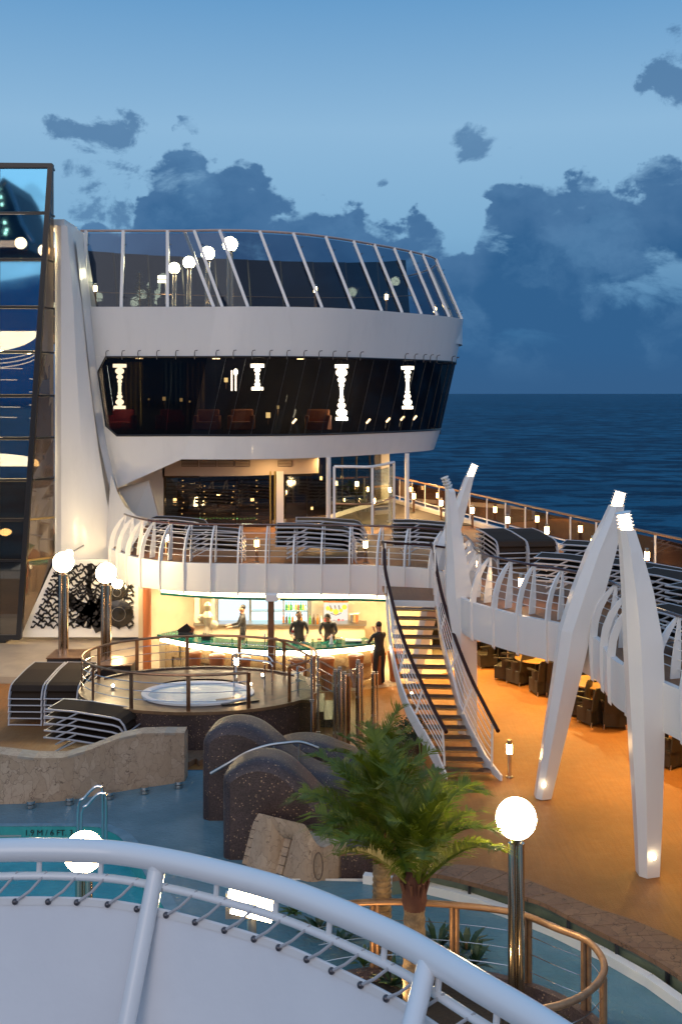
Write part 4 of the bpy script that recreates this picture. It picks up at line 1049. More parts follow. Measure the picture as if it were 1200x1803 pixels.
sea_l = [(686, 862, 'farthest bollard lamp by the sea railing, behind the windbreak'), (728, 873, 'second farthest bollard lamp by the sea railing'), (776, 885, 'bollard lamp left of the tip of the farthest leaning pylon'),
         (831, 898, 'bollard lamp just right of the farthest leaning pylon'), (893, 915, 'bollard lamp in the middle of the sea railing'), (962, 933, 'bollard lamp left of the big leaning pylon'),
         (1043, 955, 'bollard lamp peeping out left of the leaning pylon shaft'), (1138, 978, 'nearest bollard lamp by the sea railing, right of the foremost pylon')]
for x, y, lab in sea_l: boll_at(x, y, ZU, .85, lab, 'bollard lamps along the sea railing')
for x, y, lab in ((293, 945, 'bollard lamp behind the left curve of the balcony railing'), (452, 955, 'bollard lamp in the gap between lounger stacks above the bar'), (643, 957, 'bollard lamp behind the railing above the bar, right end'),
                  (839, 992, 'bollard lamp right behind the farthest upright pylon'), (917, 1023, 'bollard lamp behind the fins of the right balcony')):
    boll_at(x, y, ZU, .72, lab, 'bollard lamps just inside the balcony railing')
boll_at(896, 1317, 0, .80, 'chrome bollard lamp standing alone on the orange deck', 'bollard lamps on the lower deck')
boll_at(416, 1162, 1.0, .72, 'bollard lamp on the whirlpool platform', 'bollard lamps on the lower deck')
for x, y, z, lab in ((462, 1188, 1.25, 'upper spot light beside the grab rail of the whirlpool'), (441, 1204, 1.05, 'lower spot light beside the grab rail of the whirlpool'), (199, 1207, 1.1, 'spot light at the left rim of the whirlpool platform'), (724, 1221, .05, 'floor spot light beside the staircase')):
    p = Wz(x, y, z); t = thing('spot_light', lab, 'spot light', p-N_((0, 0, .03)))
    MB().sphere(p, .035, 10, 6).build('bulb', M['spot'], t); MB().tube([p-N_((0, 0, .10)), p-N_((0, 0, .03))], .045, 10).build('housing', M['steel'], t)
# top deck lamps
for x, y, r, lab in ((405, 430, .265, 'largest globe lamp on the top deck, behind the slanted posts'), (366, 446, .26, 'globe lamp left of the largest one on the top deck'), (333, 462, .25, 'globe lamp half hidden by the slanted post'), (307, 472, .24, 'lowest globe lamp on the top deck beside the flood light')):
    Yg = (13.6-H)*F/(693-y)
    globe_lamp(x, y, Yg, 10.25, lab, r, .12, 'globe lamps on the top deck')
t = thing('flood_light', 'twin flood light on a thin post on the top deck', 'flood light', Wz(291, 540, 10.25) if False else Wy(291, 530, 40)); c = Wy(287, 488, 40)
for k in (0, 1): MB().box(c+N_((0, 0, -.16*k)), (.38, .12, .10)).build('lamp_head', M['warm'], t)
MB().tube([c+N_((.1, .1, -.1)), c+N_((.1, .1, -1.0))], .03, 8).build('post', M['white2'], t)
for x, y, lab in ((168, 508, 'bollard lamp at the left end of the top deck'), (555, 510, 'bollard lamp behind the middle glass of the top deck'), (680, 523, 'bollard lamp behind the right glass of the top deck'), (765, 545, 'bollard lamp at the curved right end of the top deck')):
    Yb = 38.6 if x < 300 else (39.2 if x < 600 else (41 if x < 700 else 43))
    p = Wy(x, y, Yb); bollard((p.x, p.y, 10.25), p.z-10.25+.2, lab, 'bollard lamps on the top deck')

# ================================================================== SUN LOUNGERS
local(thing('tmp', 'x', 'x')); bpy.data.objects.remove(bpy.data.objects['tmp'])
def lounger_proto():
    t = thing('sun_lounger', 'p', 'sun lounger')
    prof = [(0, .335), (.55, .33), (1.30, .27), (1.42, .24), (1.50, .15), (1.56, .0)]
    for s in (-.32, .32):
        MB().tube([Vector((x, s, z)) for x, z in prof], .018, 6).build('side_frame', M['lframe'], t)
        MB().tube([Vector((.62, s, .31)), Vector((.22, s, .10))], .016, 6).build('leg', M['lframe'], t)
        MB().tube([Vector((.20, s, .335)), Vector((-.02, s, .42))], .016, 6)
    for x, z in ((.02, .335), (1.56, .02), (.24, .11)): MB().tube([Vector((x, -.32, z)), Vector((x, .32, z))], .014, 6).build('cross_bar', M['lframe'], t)
    rows = [[Vector((x, -.30, z+.008)), Vector((x, .30, z+.008))] for x, z in prof[:-1]]
    MB().slab(rows, (0, 0, -.010)).build('sling', M['sling'], t)
    return t
LP = lounger_proto(); lp_used = [False]
ORDN = ['lowest', 'second lowest', 'third lowest', 'fourth lowest', 'fifth lowest', 'sixth lowest']
def stack(base, ang, n, where, dz_=.135, sc=1.15, dxs=0.0):
    for k in range(n):
        lab = ('topmost' if k == n-1 else ORDN[k])+' dark lounger of the stack '+where
        off_ = Matrix.Rotation(ang, 3, 'Z') @ Vector((dxs*k, 0, 0))
        loc = (base[0]+off_.x, base[1]+off_.y, base[2]+dz_*k)
        if not lp_used[0]:
            LP.location = loc; LP.rotation_euler = (0, 0, ang); LP['label'] = lab; LP['group'] = 'stacked dark sun loungers with pale frames'; LP.scale = (sc,)*3; lp_used[0] = True
        else: dup(LP, loc, ang, lab, 'stacked dark sun loungers with pale frames', sc)
# lower deck, left
stack((-6.62, 24.15, 0), R(-13), 5, 'in front at the lower left deck', dxs=.012, sc=1.27, dz_=.16)
stack((-7.72, 27.9, 0), R(-92), 5, 'at the far left of the lower deck', sc=1.27, dz_=.16)
stack((-6.84, 27.9, 0), R(-92), 5, 'beside the left stack, by the whirlpool rail', sc=1.27, dz_=.16)
# upper deck above the bar
def ust(px, py, ang, n, where, sc=1.15): p = Wz(px, py, ZU); stack(tuple(p), R(ang), n, where, sc=sc)
ust(268, 962, -8, 5, 'behind the left curve of the balcony')
ust(325, 985, 4, 5, 'second from the left above the bar')
ust(485, 988, 2, 5, 'in the middle above the bar', 1.5)
ust(520, 972, 2, 5, 'just behind the middle stack above the bar', 1.4)
ust(690, 983, 2, 6, 'behind the stair landing', 1.25)
ust(862, 990, -80, 5, 'right of the farthest pylons', 1.3)
ust(912, 990, -80, 5, 'next on the right deck, beside the pylon stack', 1.3)
ust(945, 1048, -22, 5, 'behind the right balcony, left of the leaning pylon', 1.3)
ust(990, 1020, -22, 5, 'by the sea railing, left of the leaning pylon', 1.3)
ust(1060, 1060, -35, 5, 'between the two big pylons', 1.3)
ust(1130, 1080, -50, 5, 'right of the foremost pylon, farther row', 1.3)
ust(1190, 1110, -50, 5, 'at the right edge of the picture', 1.3)
ust(1150, 1140, -60, 4, 'right of the foremost pylon, nearer row', 1.2)
# top deck stacks
for (x, Yk, where) in ((176, 38.2, 'at the left end of the top deck'), (322, 39.5, 'among the globe lamps of the top deck')):
    p = Wy(x, 548, Yk); stack((p.x, p.y, 10.27), R(5), 6, where, sc=.9, dz_=.15)
# ================================================================== BAR
def arc(u, off=0.0, z=0.0):      # u -1..1 along the counter, off = back from the front edge
    x = -2.175+3.225*u; y = 29.2+1.2*u*u-.5*u
    dx, dy = 3.225, 2.4*u-.5; L = math.hypot(dx, dy); nx, ny = dy/L*-1, dx/L
    return Vector((x+nx*off, y+ny*off, z))
U = [-1+2*i/40 for i in range(41)]
bc = thing('bar_counter', 'long curved bar counter with a green glass top and glowing edge', 'bar counter', (-2.2, 29.6, 0))
MB().slab([[arc(u, 0, 1.12) for u in U], [arc(u, .75, 1.12) for u in U]], (0, 0, -.06)).build('glass_top', M['greenglass'], bc, smooth=True)
MB().slab([[arc(u, .10, 1.055) for u in U], [arc(u, .10, .90) for u in U]], (0, .03, 0)).build('light_strip', M['cove'], bc)
rb = random.Random(5)
for k in range(24):                  # stone blocks of the bar front, some proud
    u0, u1 = -1+2*k/24, -1+2*(k+1)/24-.004
    for (za, zb_) in ((.06, .48), (.485, .895)):
        o_ = .33+rb.choice((0, 0, -.05, -.09)); MB().slab([[arc(u0, o_, zb_), arc(u1, o_, zb_)], [arc(u0, o_, za), arc(u1, o_, za)]], (0, .08, 0)).build('stone_block', M['whitestone'], bc)
MB().slab([[arc(u, .40, .9) for u in U], [arc(u, .40, 0) for u in U]], (0, .05, 0)).build('core', M['barwall'], bc)
MB().slab([[arc(u, .8, .98) for u in U], [arc(u, 1.15, .98) for u in U]], (0, 0, -.05)).build('work_top', M['steel'], bc)
MB().beam(arc(-1, .75, .52), arc(-1, .1, .52), .04, 1.0).build('end_panel', M['barwall'], bc)
# canopy ring over the bar
cn = thing('bar_canopy', 'glowing curved canopy with green glass rim over the bar', 'canopy', (-2.2, 30, 2.3))
def carc(px): 
    u = (px-480)/200.0
    return u
cp = [(283, 31.0), (330, 30.65), (380, 30.4), (430, 30.25), (480, 30.18), (530, 30.12), (580, 30.1), (630, 30.08), (682, 29.95)]
cpts = catmull([Vector(((x-600)*Y/F, Y, 0)) for x, Y in cp], 5)
MB().slab([[p+N_((0, .02, 2.475)) for p in cpts], [p+N_((0, .10, 2.35)) for p in cpts]], (0, .03, 0)).build('light_cove', M['cove'], cn)
MB().slab([[p+N_((0, -.02, 2.335)) for p in cpts], [p+N_((0, .55, 2.335)) for p in cpts]], (0, 0, -.07)).build('glass_rim', M['greenglass'], cn, smooth=True)
# back wall, floor inside, ceiling panels
bw = thing('bar_back_wall', 'cream back wall of the bar with lit fridge niche', 'wall', (-2, 33.2, 0))
wpts = catmull([Vector(((x-600)*Y/F, Y, 0)) for x, Y in [(244, 33.9), (262, 33.2), (300, 33.4), (360, 33.7), (430, 33.9), (480, 34.0), (560, 34.0), (620, 33.9), (660, 33.7), (690, 33.2), (720, 32.8), (760, 32.4)]], 4)
MB().slab([[p+N_((0, 0, 2.57)) for p in wpts], [p for p in wpts]], (0, .12, 0)).build('wall_sheet', M['barwall'], bw, smooth=True)
cl = Wy(348, 1080, 33.2)
MB().box((cl.x, 33.3, 1.25), (.16, .5, 2.5)).build('pilaster', M['barwall'], bw)
MB().box(((375-600)*33.2/F, 33.4, 1.25), (.10, .4, 2.5)).build('pilaster', M['barwall'], bw)
bcl = tag(MB().add([(-5.6, 30.9, 2.55), (-4.4, 30.5, 2.55), (1.0, 30.2, 2.55), (1.6, 33, 2.55), (-6, 33.5, 2.55)], [(0, 1, 2, 3, 4)]).build('bar_ceiling', M['barwall'], None), 'cream ceiling over the bar', 'ceiling')
for k, (x, y) in enumerate(((-4.6, 32.0), (-3.2, 31.7), (-1.8, 31.7), (-.4, 31.7), (.8, 31.6))):
    t = thing('ceiling_light', ['leftmost', 'second from the left', 'middle', 'second from the right', 'rightmost'][k]+' square ceiling light over the bar', 'ceiling light', (x, y, 2.5), group='ceiling lights over the bar')
    MB().box((x, y, 2.515), (.62, .62, .03)).build('diffuser', glow('bar_ceiling_light', (1.0, .78, .46), 90.0) if 'bar_ceiling_light' not in bpy.data.materials else bpy.data.materials['bar_ceiling_light'], t)
    MB().box((x, y, 2.538), (.7, .7, .02)).build('frame', M['steel'], t)
# fridge with cool light and shelves
fr = thing('drinks_fridge', 'tall glass door fridge glowing blue white behind the bar', 'fridge', ((508-600)*33.4/F, 33.4, 0))
def B(px, py, Y=33.3): return Wy(px, py, Y)
for (a, b_) in ((443, 498), (500, 541)):
    MB().prism([B(a, 1054, 33.7), B(b_, 1054, 33.7), B(b_, 1130, 33.7), B(a, 1130, 33.7)], (0, .05, 0)).build('light_panel', M['coolpanel'], fr)
    for y in (1075, 1098, 1118): MB().box(B((a+b_)/2, y, 33.55), ((b_-a)*33.5/F, .25, .025)).build('shelf', M['steel'], fr)
for x in (441, 499, 542, 546): MB().box(B(x, 1092, 33.4), (.05, .08, 1.4)).build('door_frame', M['steel'], fr)
t = tag(MB().prism([B(385, 1056, 33.6), B(438, 1056, 33.6), B(438, 1100, 33.6), B(385, 1100, 33.6)], (0, .05, 0)).build('light_panel_niche', glow('pale_blue_panel', (.75, .9, 1.0), 1.3), None), 'pale blue lit panel left of the fridge', 'light panel')
# bottles in fridge and on the back shelf
def bottle(p, h, m, lab, cat='bottle', r=.035, group='bottles behind the bar'):
    t = thing('bottle', lab, cat, p, group=group); p = Vector(p)
    MB().lathe([(r, 0), (r, h*.58), (r*.35, h*.74), (r*.3, h)], p, 10).build('body', m, t, smooth=True)
    MB().lathe([(r*.42, h*.94), (r*.42, h*1.02)], p, 8).build('cap', M['bronze'], t)
    return t
gm = [mat('green_bottle', (.05, .25, .03), .1), mat('amber_bottle', (.30, .10, .01), .1), mat('brown_bottle', (.07, .03, .01), .1), mat('clear_bottle', (.6, .62, .55), .08), mat('lime_bottle', (.35, .5, .05), .15), mat('red_bottle', (.4, .03, .03), .15)]
cn_ = ['green', 'amber', 'brown', 'clear', 'lime', 'red']
for k in range(9):
    m_ = (0, 4, 0, 3, 4, 1, 0, 4, 3)[k]
    bottle(B(504+k*4.2, 1075, 33.42)+N_((0, 0, .015)), .26, gm[m_], cn_[m_]+' bottle, number %s from the left on the fridge top shelf' % ['one', 'two', 'three', 'four', 'five', 'six', 'seven', 'eight', 'nine'][k])
for k in range(12):
    m_ = (1, 2, 0, 1, 3, 2, 1, 0, 2, 1, 3, 5)[k]
    bottle(Vector((-1.80+.095*k*(1 if k < 7 else 1.25), 33.0-.02*k, 1.0)), .30, gm[m_], cn_[m_]+' bottle on the back bar counter, '+['leftmost', 'second from left', 'third from left', 'fourth from left', 'fifth from left', 'sixth from left', 'middle one', 'sixth from right', 'fifth from right', 'fourth from right', 'third from right', 'rightmost'][k])
t = thing('back_counter', 'steel back counter with cupboards behind the bartenders', 'counter', (-1.6, 33.1, 0))
MB().box((-1.9, 33.1, .97), (5.4, .6, .05)).build('top', M['steel'], t); MB().box((-1.9, 33.15, .47), (5.3, .5, .94)).build('cupboard', M['barwall'], t)
# poster of ice cream and cocktails
ps = thing('poster', 'lit menu poster showing a banana split and red cocktails', 'poster', B(594, 1130, 33.5))
MB().prism([B(570, 1062, 33.45), B(612, 1062, 33.45), B(612, 1130, 33.45), B(570, 1130, 33.45)], (0, .04, 0)).build('sheet', glow('poster_sheet_light', (1, .93, .78), 1.0), ps)
MB().box(B(591, 1059, 33.42), (.80, .08, .06)).build('header_bar', M['leather'], ps)
im = lambda n, c: mat(n, c, .5)
yel, red_, drk = im('poster_yellow', (.9, .55, .05)), im('poster_red', (.6, .02, .03)), im('poster_dark', (.06, .03, .02))
for (x, y, r, m_) in ((577, 1071, .07, yel), (606, 1069, .08, yel), (583, 1074, .06, yel), (600, 1075, .06, yel), (591, 1077, .09, yel), (596, 1092, .045, red_), (603, 1094, .06, red_), (588, 1093, .03, red_), (600, 1108, .07, red_), (600, 1113, .05, red_)):
    MB().lathe([(r, -.003), (r, .003)], B(x, y, 33.43), 14, Matrix.Rotation(R(90), 3, 'X')).build('printed_fruit', m_, ps)
for x in (581, 589, 596): MB().beam(B(x, 1066, 33.425), B(x+2, 1074, 33.425), .03, .01, up=(0, 1, 0)).build('printed_banana', drk, ps)
MB().tube([B(582, 1080, 33.42), B(591, 1083, 33.42), B(600, 1080, 33.42)], .012, 5).build('printed_dish', drk, ps)
for x in (600,): MB().prism([B(595, 1103, 33.425), B(606, 1103, 33.425), B(601, 1120, 33.425)], (0, .003, 0)).build('printed_glass', red_, ps)
# towel rack
tr = thing('towel_rack', 'wooden rack hung with dark and brown aprons', 'rack', B(625, 1115, 33.2))
MB().tube([B(615, 1082, 33.1), B(632, 1080, 33.1)], .015, 6).build('bar', M['steel'], tr)
for x, w, m_ in ((619, .09, mat('grey_apron', (.10, .10, .11), .8)), (624, .1, mat('tan_apron', (.30, .18, .07), .8)), (628, .08, M['leather'])):
    a = B(x, 1083, 33.1); MB().slab([[a+N_((-w/2+w*i/4, .01*math.sin(i*2), 0)) for i in range(5)], [a+N_((-w/2+w*i/4, .02*math.sin(i*2+1), -.58)) for i in range(5)]], (0, .03, 0)).build('apron', m_, tr)
# things on the counter
def onbar(px, lab, cat, name): 
    u = max(-.98, min(.98, ((px-600)*29.5/F+2.175)/3.225)); p = arc(u, .38, 1.12); return thing(name, lab, cat, p), p
t, p = onbar(303, 'dark folded cash register screen at the left end of the bar', 'cash register', 'cash_register')
MB().box(p+N_((0, 0, .06)), (.42, .3, .12)).build('base', M['black'], t, bevel=.01)
MB().box(p+N_((-.05, .0, .18)), (.36, .05, .24), rot=Matrix.Rotation(R(-35), 3, 'Y')).build('screen', M['black'], t)
MB().box(p+N_((.10, .02, .20)), (.26, .05, .18), rot=Matrix.Rotation(R(30), 3, 'Y')).build('lid', M['leather'], t)
t, p = onbar(345, 'small black condiment box on the bar', 'box', 'condiment_box')
MB().box(p+N_((0, 0, .06)), (.26, .16, .11)).build('box', M['black'], t)
for dx in (-.07, 0, .07): MB().tube([p+N_((dx, 0, .12)), p+N_((dx, 0, .2))], .02, 8).build('shaker', M['steel'], t)
t, p = onbar(380, 'pale bust shaped orange juicer on the bar', 'juicer', 'juicer')
p = Vector((-4.0, 31.6, 1.0)); t.location = p; ORG[t.name] = p
MB().lathe([(.16, 0), (.13, .1), (.07, .2), (.13, .35), (.17, .5), (.10, .62), (.05, .66), (.09, .74), (.11, .84), (.05, .93)], p, 16).build('body', M['barwall'], t, smooth=True)
MB().sphere(p+N_((-.2, 0, .45)), .11).build('bowl', M['barwall'], t, smooth=True); MB().sphere(p+N_((.18, 0, .25)), .13).build('bowl', M['barwall'], t, smooth=True)
for k, px in enumerate((462, 540, 567, 590, 604, 632)):
    lab = ['slim beer tap', 'glass sink bowl with a tap', 'red topped glass jar', 'tall white napkin cone', 'low glass ice bucket', 'open laptop like till tray'][k]+' on the bar counter'
    t, p = onbar(px, lab, ['tap', 'bowl', 'jar', 'napkin stand', 'ice bucket', 'tray'][k], ['tap', 'bowl', 'jar', 'napkin_stand', 'ice_bucket', 'till_tray'][k])
    if k == 0: MB().tube([p, p+N_((0, 0, .3)), p+N_((0, -.1, .33)), p+N_((0, -.12, .26))], .018, 8).build('spout', M['chrome'], t)
    elif k == 1:
        MB().lathe([(.1, 0), (.16, .08), (.14, .08), (.09, .01)], p, 16).build('basin', M['clear'], t, smooth=True); MB().tube([p+N_((0, .15, 0)), p+N_((0, .15, .25)), p+N_((0, .03, .28)), p+N_((0, 0, .2))], .014, 6).build('spout', M['chrome'], t)
    elif k == 2: MB().lathe([(.06, 0), (.06, .12), (.04, .14)], p, 12).build('jar_body', M['clear'], t); MB().lathe([(.062, .14), (.062, .17)], p, 12).build('lid', M['red'], t)
    elif k == 3: MB().lathe([(.06, 0), (.05, .1), (.01, .28)], p, 10).build('cone', M['white2'], t); MB().box(p+N_((0, 0, .01)), (.14, .14, .02)).build('foot', M['steel'], t)
    elif k == 4: MB().lathe([(.08, 0), (.11, .14), (.10, .14), (.07, .02)], p, 14).build('bucket', M['clear'], t); MB().tube([p+N_((.11*math.cos(a), .11*math.sin(a), .14)) for a in [i*PI/8 for i in range(16)]], .008, 5, closed=True).build('rim', M['chrome'], t)
    else: MB().box(p+N_((0, 0, .05)), (.46, .26, .03)).build('tray', M['white2'], t); MB().box(p+N_((.15, 0, .02)), (.18, .2, .05)).build('base', M['black'], t)
t = thing('crate', 'small red and white bottle crate behind the bar', 'crate', (-1.35, 31.1, .98)); 
for i in range(4): MB().box((-1.35, 31.1, 1.02+i*.07), (.26, .2, .03)).build('slat', M['white2'] if i % 2 else M['red'], t)
# glasses along the counter
gp = None
for k in range(12):
    u = -.55+k*.11+.02*math.sin(k*3); p = arc(u, .5+.1*math.sin(k*5), 1.12)
    if k % 3 == 1: continue
    t = thing('drinking_glass', 'clear drinking glass standing on the green bar top', 'glass', p, group='clear glasses along the bar top')
    MB().lathe([(.03, 0), (.038, .12), (.034, .12), (.027, .01)], p, 10).build('body', M['clear'], t, smooth=True)
# columns
t = thing('orange_column', 'orange round column left of the bar', 'column', ((259-600)*31.0/F, 31.0, 0)); c = t.location
MB().tube([c, c+N_((0, 0, 2.45))], .125, 16).build('shaft', M['orangecol'], t, smooth=True); MB().tube([c, c+N_((0, 0, .06))], .17, 16).build('foot', M['steel'], t)
t = thing('brown_column', 'dark brown column in front of the bar with a pale box on top', 'column', ((477-600)*28.9/F, 28.9, 0)); c = Vector(t.location)
MB().box(c+N_((0, 0, 1.25)), (.17, .17, 2.5)).build('shaft', mat('brown_column_paint', (.14, .055, .025), .35), t, bevel=.02)
MB().box(c+N_((0.02, -.02, 2.60)), (.32, .25, .2)).build('speaker_box', M['white2'], t, bevel=.02)
# bar stools
def stool(x, y, lab, z=0):
    t = thing('bar_stool', lab, 'bar stool', (x, y, z), group='tan tub bar stools along the bar'); c = Vector((x, y, z))
    MB().lathe([(.15, 0), (.155, .17), (.175, .40), (.21, .71), (.215, .80)], c, 18).build('body', M['leather'], t, smooth=True)
    MB().lathe([(.222, .80), (.235, .83), (.225, .89), (.16, .92)], c, 18).build('cushion', mat('orange_cushion', (.50, .18, .06), .4) if 'orange_cushion' not in bpy.data.materials else bpy.data.materials['orange_cushion'], t, smooth=True)
    return t
for px, lab in ((343, 'leftmost tan bar stool, just right of the rail post'), (386, 'second tan bar stool from the left'), (432, 'third tan bar stool, behind the lit bollard'), (524, 'tan bar stool right of the brown column'), (572, 'tan bar stool in the middle of the bar'),
                (622, 'tan bar stool just left of the standing guest'), (661, 'orange tan stool in front of the standing guest'), (692, 'tan stool half hidden by the stair stringer')):
    u = ((px-600)*29.3/F+2.175)/3.225; u = max(-1, min(1.12, u)); p = arc(u, -.18); stool(p.x, p.y, lab)
t = thing('litter_bin', 'round steel litter bin in front of the bar, left side', 'bin', ((300-600)*29.7/F, 29.7, 0)); c = Vector(t.location)
MB().tube([c, c+N_((0, 0, .25))], .3, 20).build('body', M['steel'], t); MB().tube([c+N_((0, 0, .25)), c+N_((0, 0, .28))], .31, 20).build('rim', M['chrome'], t)

# ================================================================== PEOPLE
def person(label, loc, rz, pose, height=1.76, shortsleeve=False):
    """joints in a local frame, facing -Y; one skinned body"""
    t = thing('person', label, 'person', loc, rz); ORG[t.name] = Vector((0, 0, 0))
    s = height/1.76
    J = dict(pelvis=(0, 0, .95), waist=(0, 0, 1.08), chest=(0, 0, 1.28), neckb=(0, .0, 1.46), neck=(0, -.005, 1.53), head=(0, -.015, 1.62), top=(0, -.01, 1.71),
             shl=(-.18, 0, 1.42), ell=(-.23, .02, 1.15), wrl=(-.24, -.05, .90), hdl=(-.24, -.07, .82), shr=(.18, 0, 1.42), elr=(.23, .02, 1.15), wrr=(.24, -.05, .90), hdr=(.24, -.07, .82),
             hil=(-.10, 0, .90), knl=(-.11, -.01, .49), anl=(-.12, .03, .09), tol=(-.13, -.14, .04), hir=(.10, 0, .90), knr=(.11, -.01, .49), anr=(.12, .03, .09), tor=(.13, -.14, .04))
    face_dir = pose.pop('face', (0, -1, 0)); J.update(pose)
    rad = dict(pelvis=(.165, .115), waist=(.145, .10), chest=(.175, .115), neckb=(.075, .07), neck=(.052, .055), head=(.078, .092), top=(.06, .07),
               shl=(.065, .06), ell=(.045, .045), wrl=(.03, .028), hdl=(.038, .022), shr=(.065, .06), elr=(.045, .045), wrr=(.03, .028), hdr=(.038, .022),
               hil=(.09, .09), knl=(.06, .06), anl=(.042, .045), tol=(.045, .03), hir=(.09, .09), knr=(.06, .06), anr=(.042, .045), tor=(.045, .03))
    names = list(J); V_ = [Vector(J[n])*s for n in names]; radl = [rad[n] for n in names]
    ed = [('pelvis', 'waist'), ('waist', 'chest'), ('chest', 'neckb'), ('neckb', 'neck'), ('neck', 'head'), ('head', 'top'), ('chest', 'shl'), ('shl', 'ell'), ('ell', 'wrl'), ('wrl', 'hdl'), ('chest', 'shr'), ('shr', 'elr'), ('elr', 'wrr'), ('wrr', 'hdr'),
          ('pelvis', 'hil'), ('hil', 'knl'), ('knl', 'anl'), ('anl', 'tol'), ('pelvis', 'hir'), ('hir', 'knr'), ('knr', 'anr'), ('anr', 'tor')]
    E_ = [(names.index(a), names.index(b_)) for a, b_ in ed]; own = {}
    # fingers: five short chains from each palm
    for sd in ('l', 'r'):
        h = Vector(J['hd'+sd]); w = Vector(J['wr'+sd]); d = (h-w).normalized()
        side = d.cross(Vector((0, 0, 1))); side = side.normalized() if side.length > .2 else Vector((1, 0, 0)); up = side.cross(d)
        for q in range(4):
            o_ = side*(-.030+.020*q); L_ = (.065, .078, .074, .058)[q]; k0 = len(V_)
            V_ += [(h+o_+d*.03)*s, (h+o_+d*(.03+L_*.5)-up*.008)*s, (h+o_+d*(.03+L_)-up*.03)*s]; radl += [(.010, .010), (.009, .009), (.007, .007)]
            E_ += [(names.index('hd'+sd), k0), (k0, k0+1), (k0+1, k0+2)]
        k0 = len(V_); V_ += [(h-side*.045-d*.01)*s, (h-side*.06+d*.025)*s]; radl += [(.011, .011), (.009, .009)]; E_ += [(names.index('hd'+sd), k0), (k0, k0+1)]
    me = bpy.data.meshes.new('body'); me.from_pydata([tuple(v) for v in V_], E_, []); me.update()
    o = bpy.data.objects.new('body', me); COL.objects.link(o)
    sk = o.modifiers.new('skin', 'SKIN'); sk.use_smooth_shade = True
    for i, r_ in enumerate(radl):
        me.skin_vertices[0].data[i].radius = (r_[0]*s, r_[1]*s); me.skin_vertices[0].data[i].use_root = (i == 0)
    sb = o.modifiers.new('sub', 'SUBSURF'); sb.levels = 1; sb.render_levels = 1
    dg = bpy.context.evaluated_depsgraph_get(); ev = o.evaluated_get(dg); m2 = bpy.data.meshes.new_from_object(ev)
    bpy.data.objects.remove(o); bpy.data.meshes.remove(me)
    m2.materials.clear()
    for mm in (M['skin'], M['shirt'], M['trouser'], M['shoe'], M['hair']): m2.materials.append(mm)
    hv = [Vector(J[n])*s for n in ('hdl', 'hdr', 'wrl', 'wrr')]; el = [Vector(J[n])*s for n in ('ell', 'elr')]
    hd = Vector(J['head'])*s; nk = Vector(J['neck'])*s
    for f in m2.polygons:
        c = f.center; k = 1
        if min((c-h).length for h in hv[:2]) < .115*s: k = 0
        elif c.z > nk.z-.03*s and (c-hd).length < .22*s: k = 0
        elif c.z < .10*s: k = 3
        elif c.z < J['pelvis'][2]*s+.02 and min((c-h).length for h in hv) > .16*s and abs(c.x) < .3*s and min((c-e).length for e in el) > .1*s: k = 2
        f.material_index = k; f.use_smooth = True
    ob = bpy.data.objects.new('body', m2); COL.objects.link(ob); ob.parent = t
    tilt = (Vector(J['top'])-Vector(J['neck'])).normalized(); fwd = Vector(face_dir); fwd = (fwd-tilt*fwd.dot(tilt)).normalized(); rt = fwd.cross(tilt)
    hc = hd+tilt*.012*s
    b = MB(); n, m_ = 16, 9
    fc_ = MB(); fc_.sphere((0, 0, 0), 1, 14, 10); Mf = Matrix((rt, -fwd, tilt)).transposed()
    fc_.v = [hc+Mf @ Vector((v.x*.074*s, v.y*.092*s, v.z*.112*s-.008)) for v in fc_.v]; hdo = fc_.build('head', M['skin'], t, smooth=True)
    Mx = Matrix((rt, -fwd, tilt)).transposed()
    b.sphere((0, 0, 0), 1, n, m_)
    b.v = [hc+Mx @ Vector((v.x*.083*s, (v.y*.088+.026)*s, (v.z*.086+.042)*s)) for v in b.v]
    b.build('hair', M['hair'], hdo, smooth=True)
    for sx in (-1, 1):
        e = MB(); e.sphere(hc+fwd*.088*s+rt*.032*s*sx+tilt*.0*s, .011*s, 8, 6); e.build('eye', M['black'], hdo)
        e = MB(); e.sphere((0, 0, 0), .02*s, 8, 6, 1.5); e.v = [hc+rt*.083*s*sx+v for v in e.v]; e.build('ear', M['skin'], hdo, smooth=True)
    MB().tube([hc+fwd*.086*s+tilt*.0, hc+fwd*.108*s-tilt*.03*s, hc+fwd*.088*s-tilt*.036*s], [.008*s, .014*s, .008*s], 6).build('nose', M['skin'], hdo, smooth=True)
    MB().tube([hc+fwd*.088*s-tilt*.058*s+rt*.024*s, hc+fwd*.094*s-tilt*.06*s, hc+fwd*.088*s-tilt*.058*s-rt*.024*s], .005*s, 5).build('mouth', mat('lips', (.25, .08, .06), .5) if 'lips' not in bpy.data.materials else bpy.data.materials['lips'], hdo)
    MB().tube([hc+fwd*.03*s-tilt*.135*s+rt*.05*s, hc+fwd*.075*s-tilt*.15*s, hc+fwd*.03*s-tilt*.135*s-rt*.05*s], .012*s, 6).build('collar', M['shirt'], t)
    return t
def px_x(px, Y): return (px-600)*Y/F
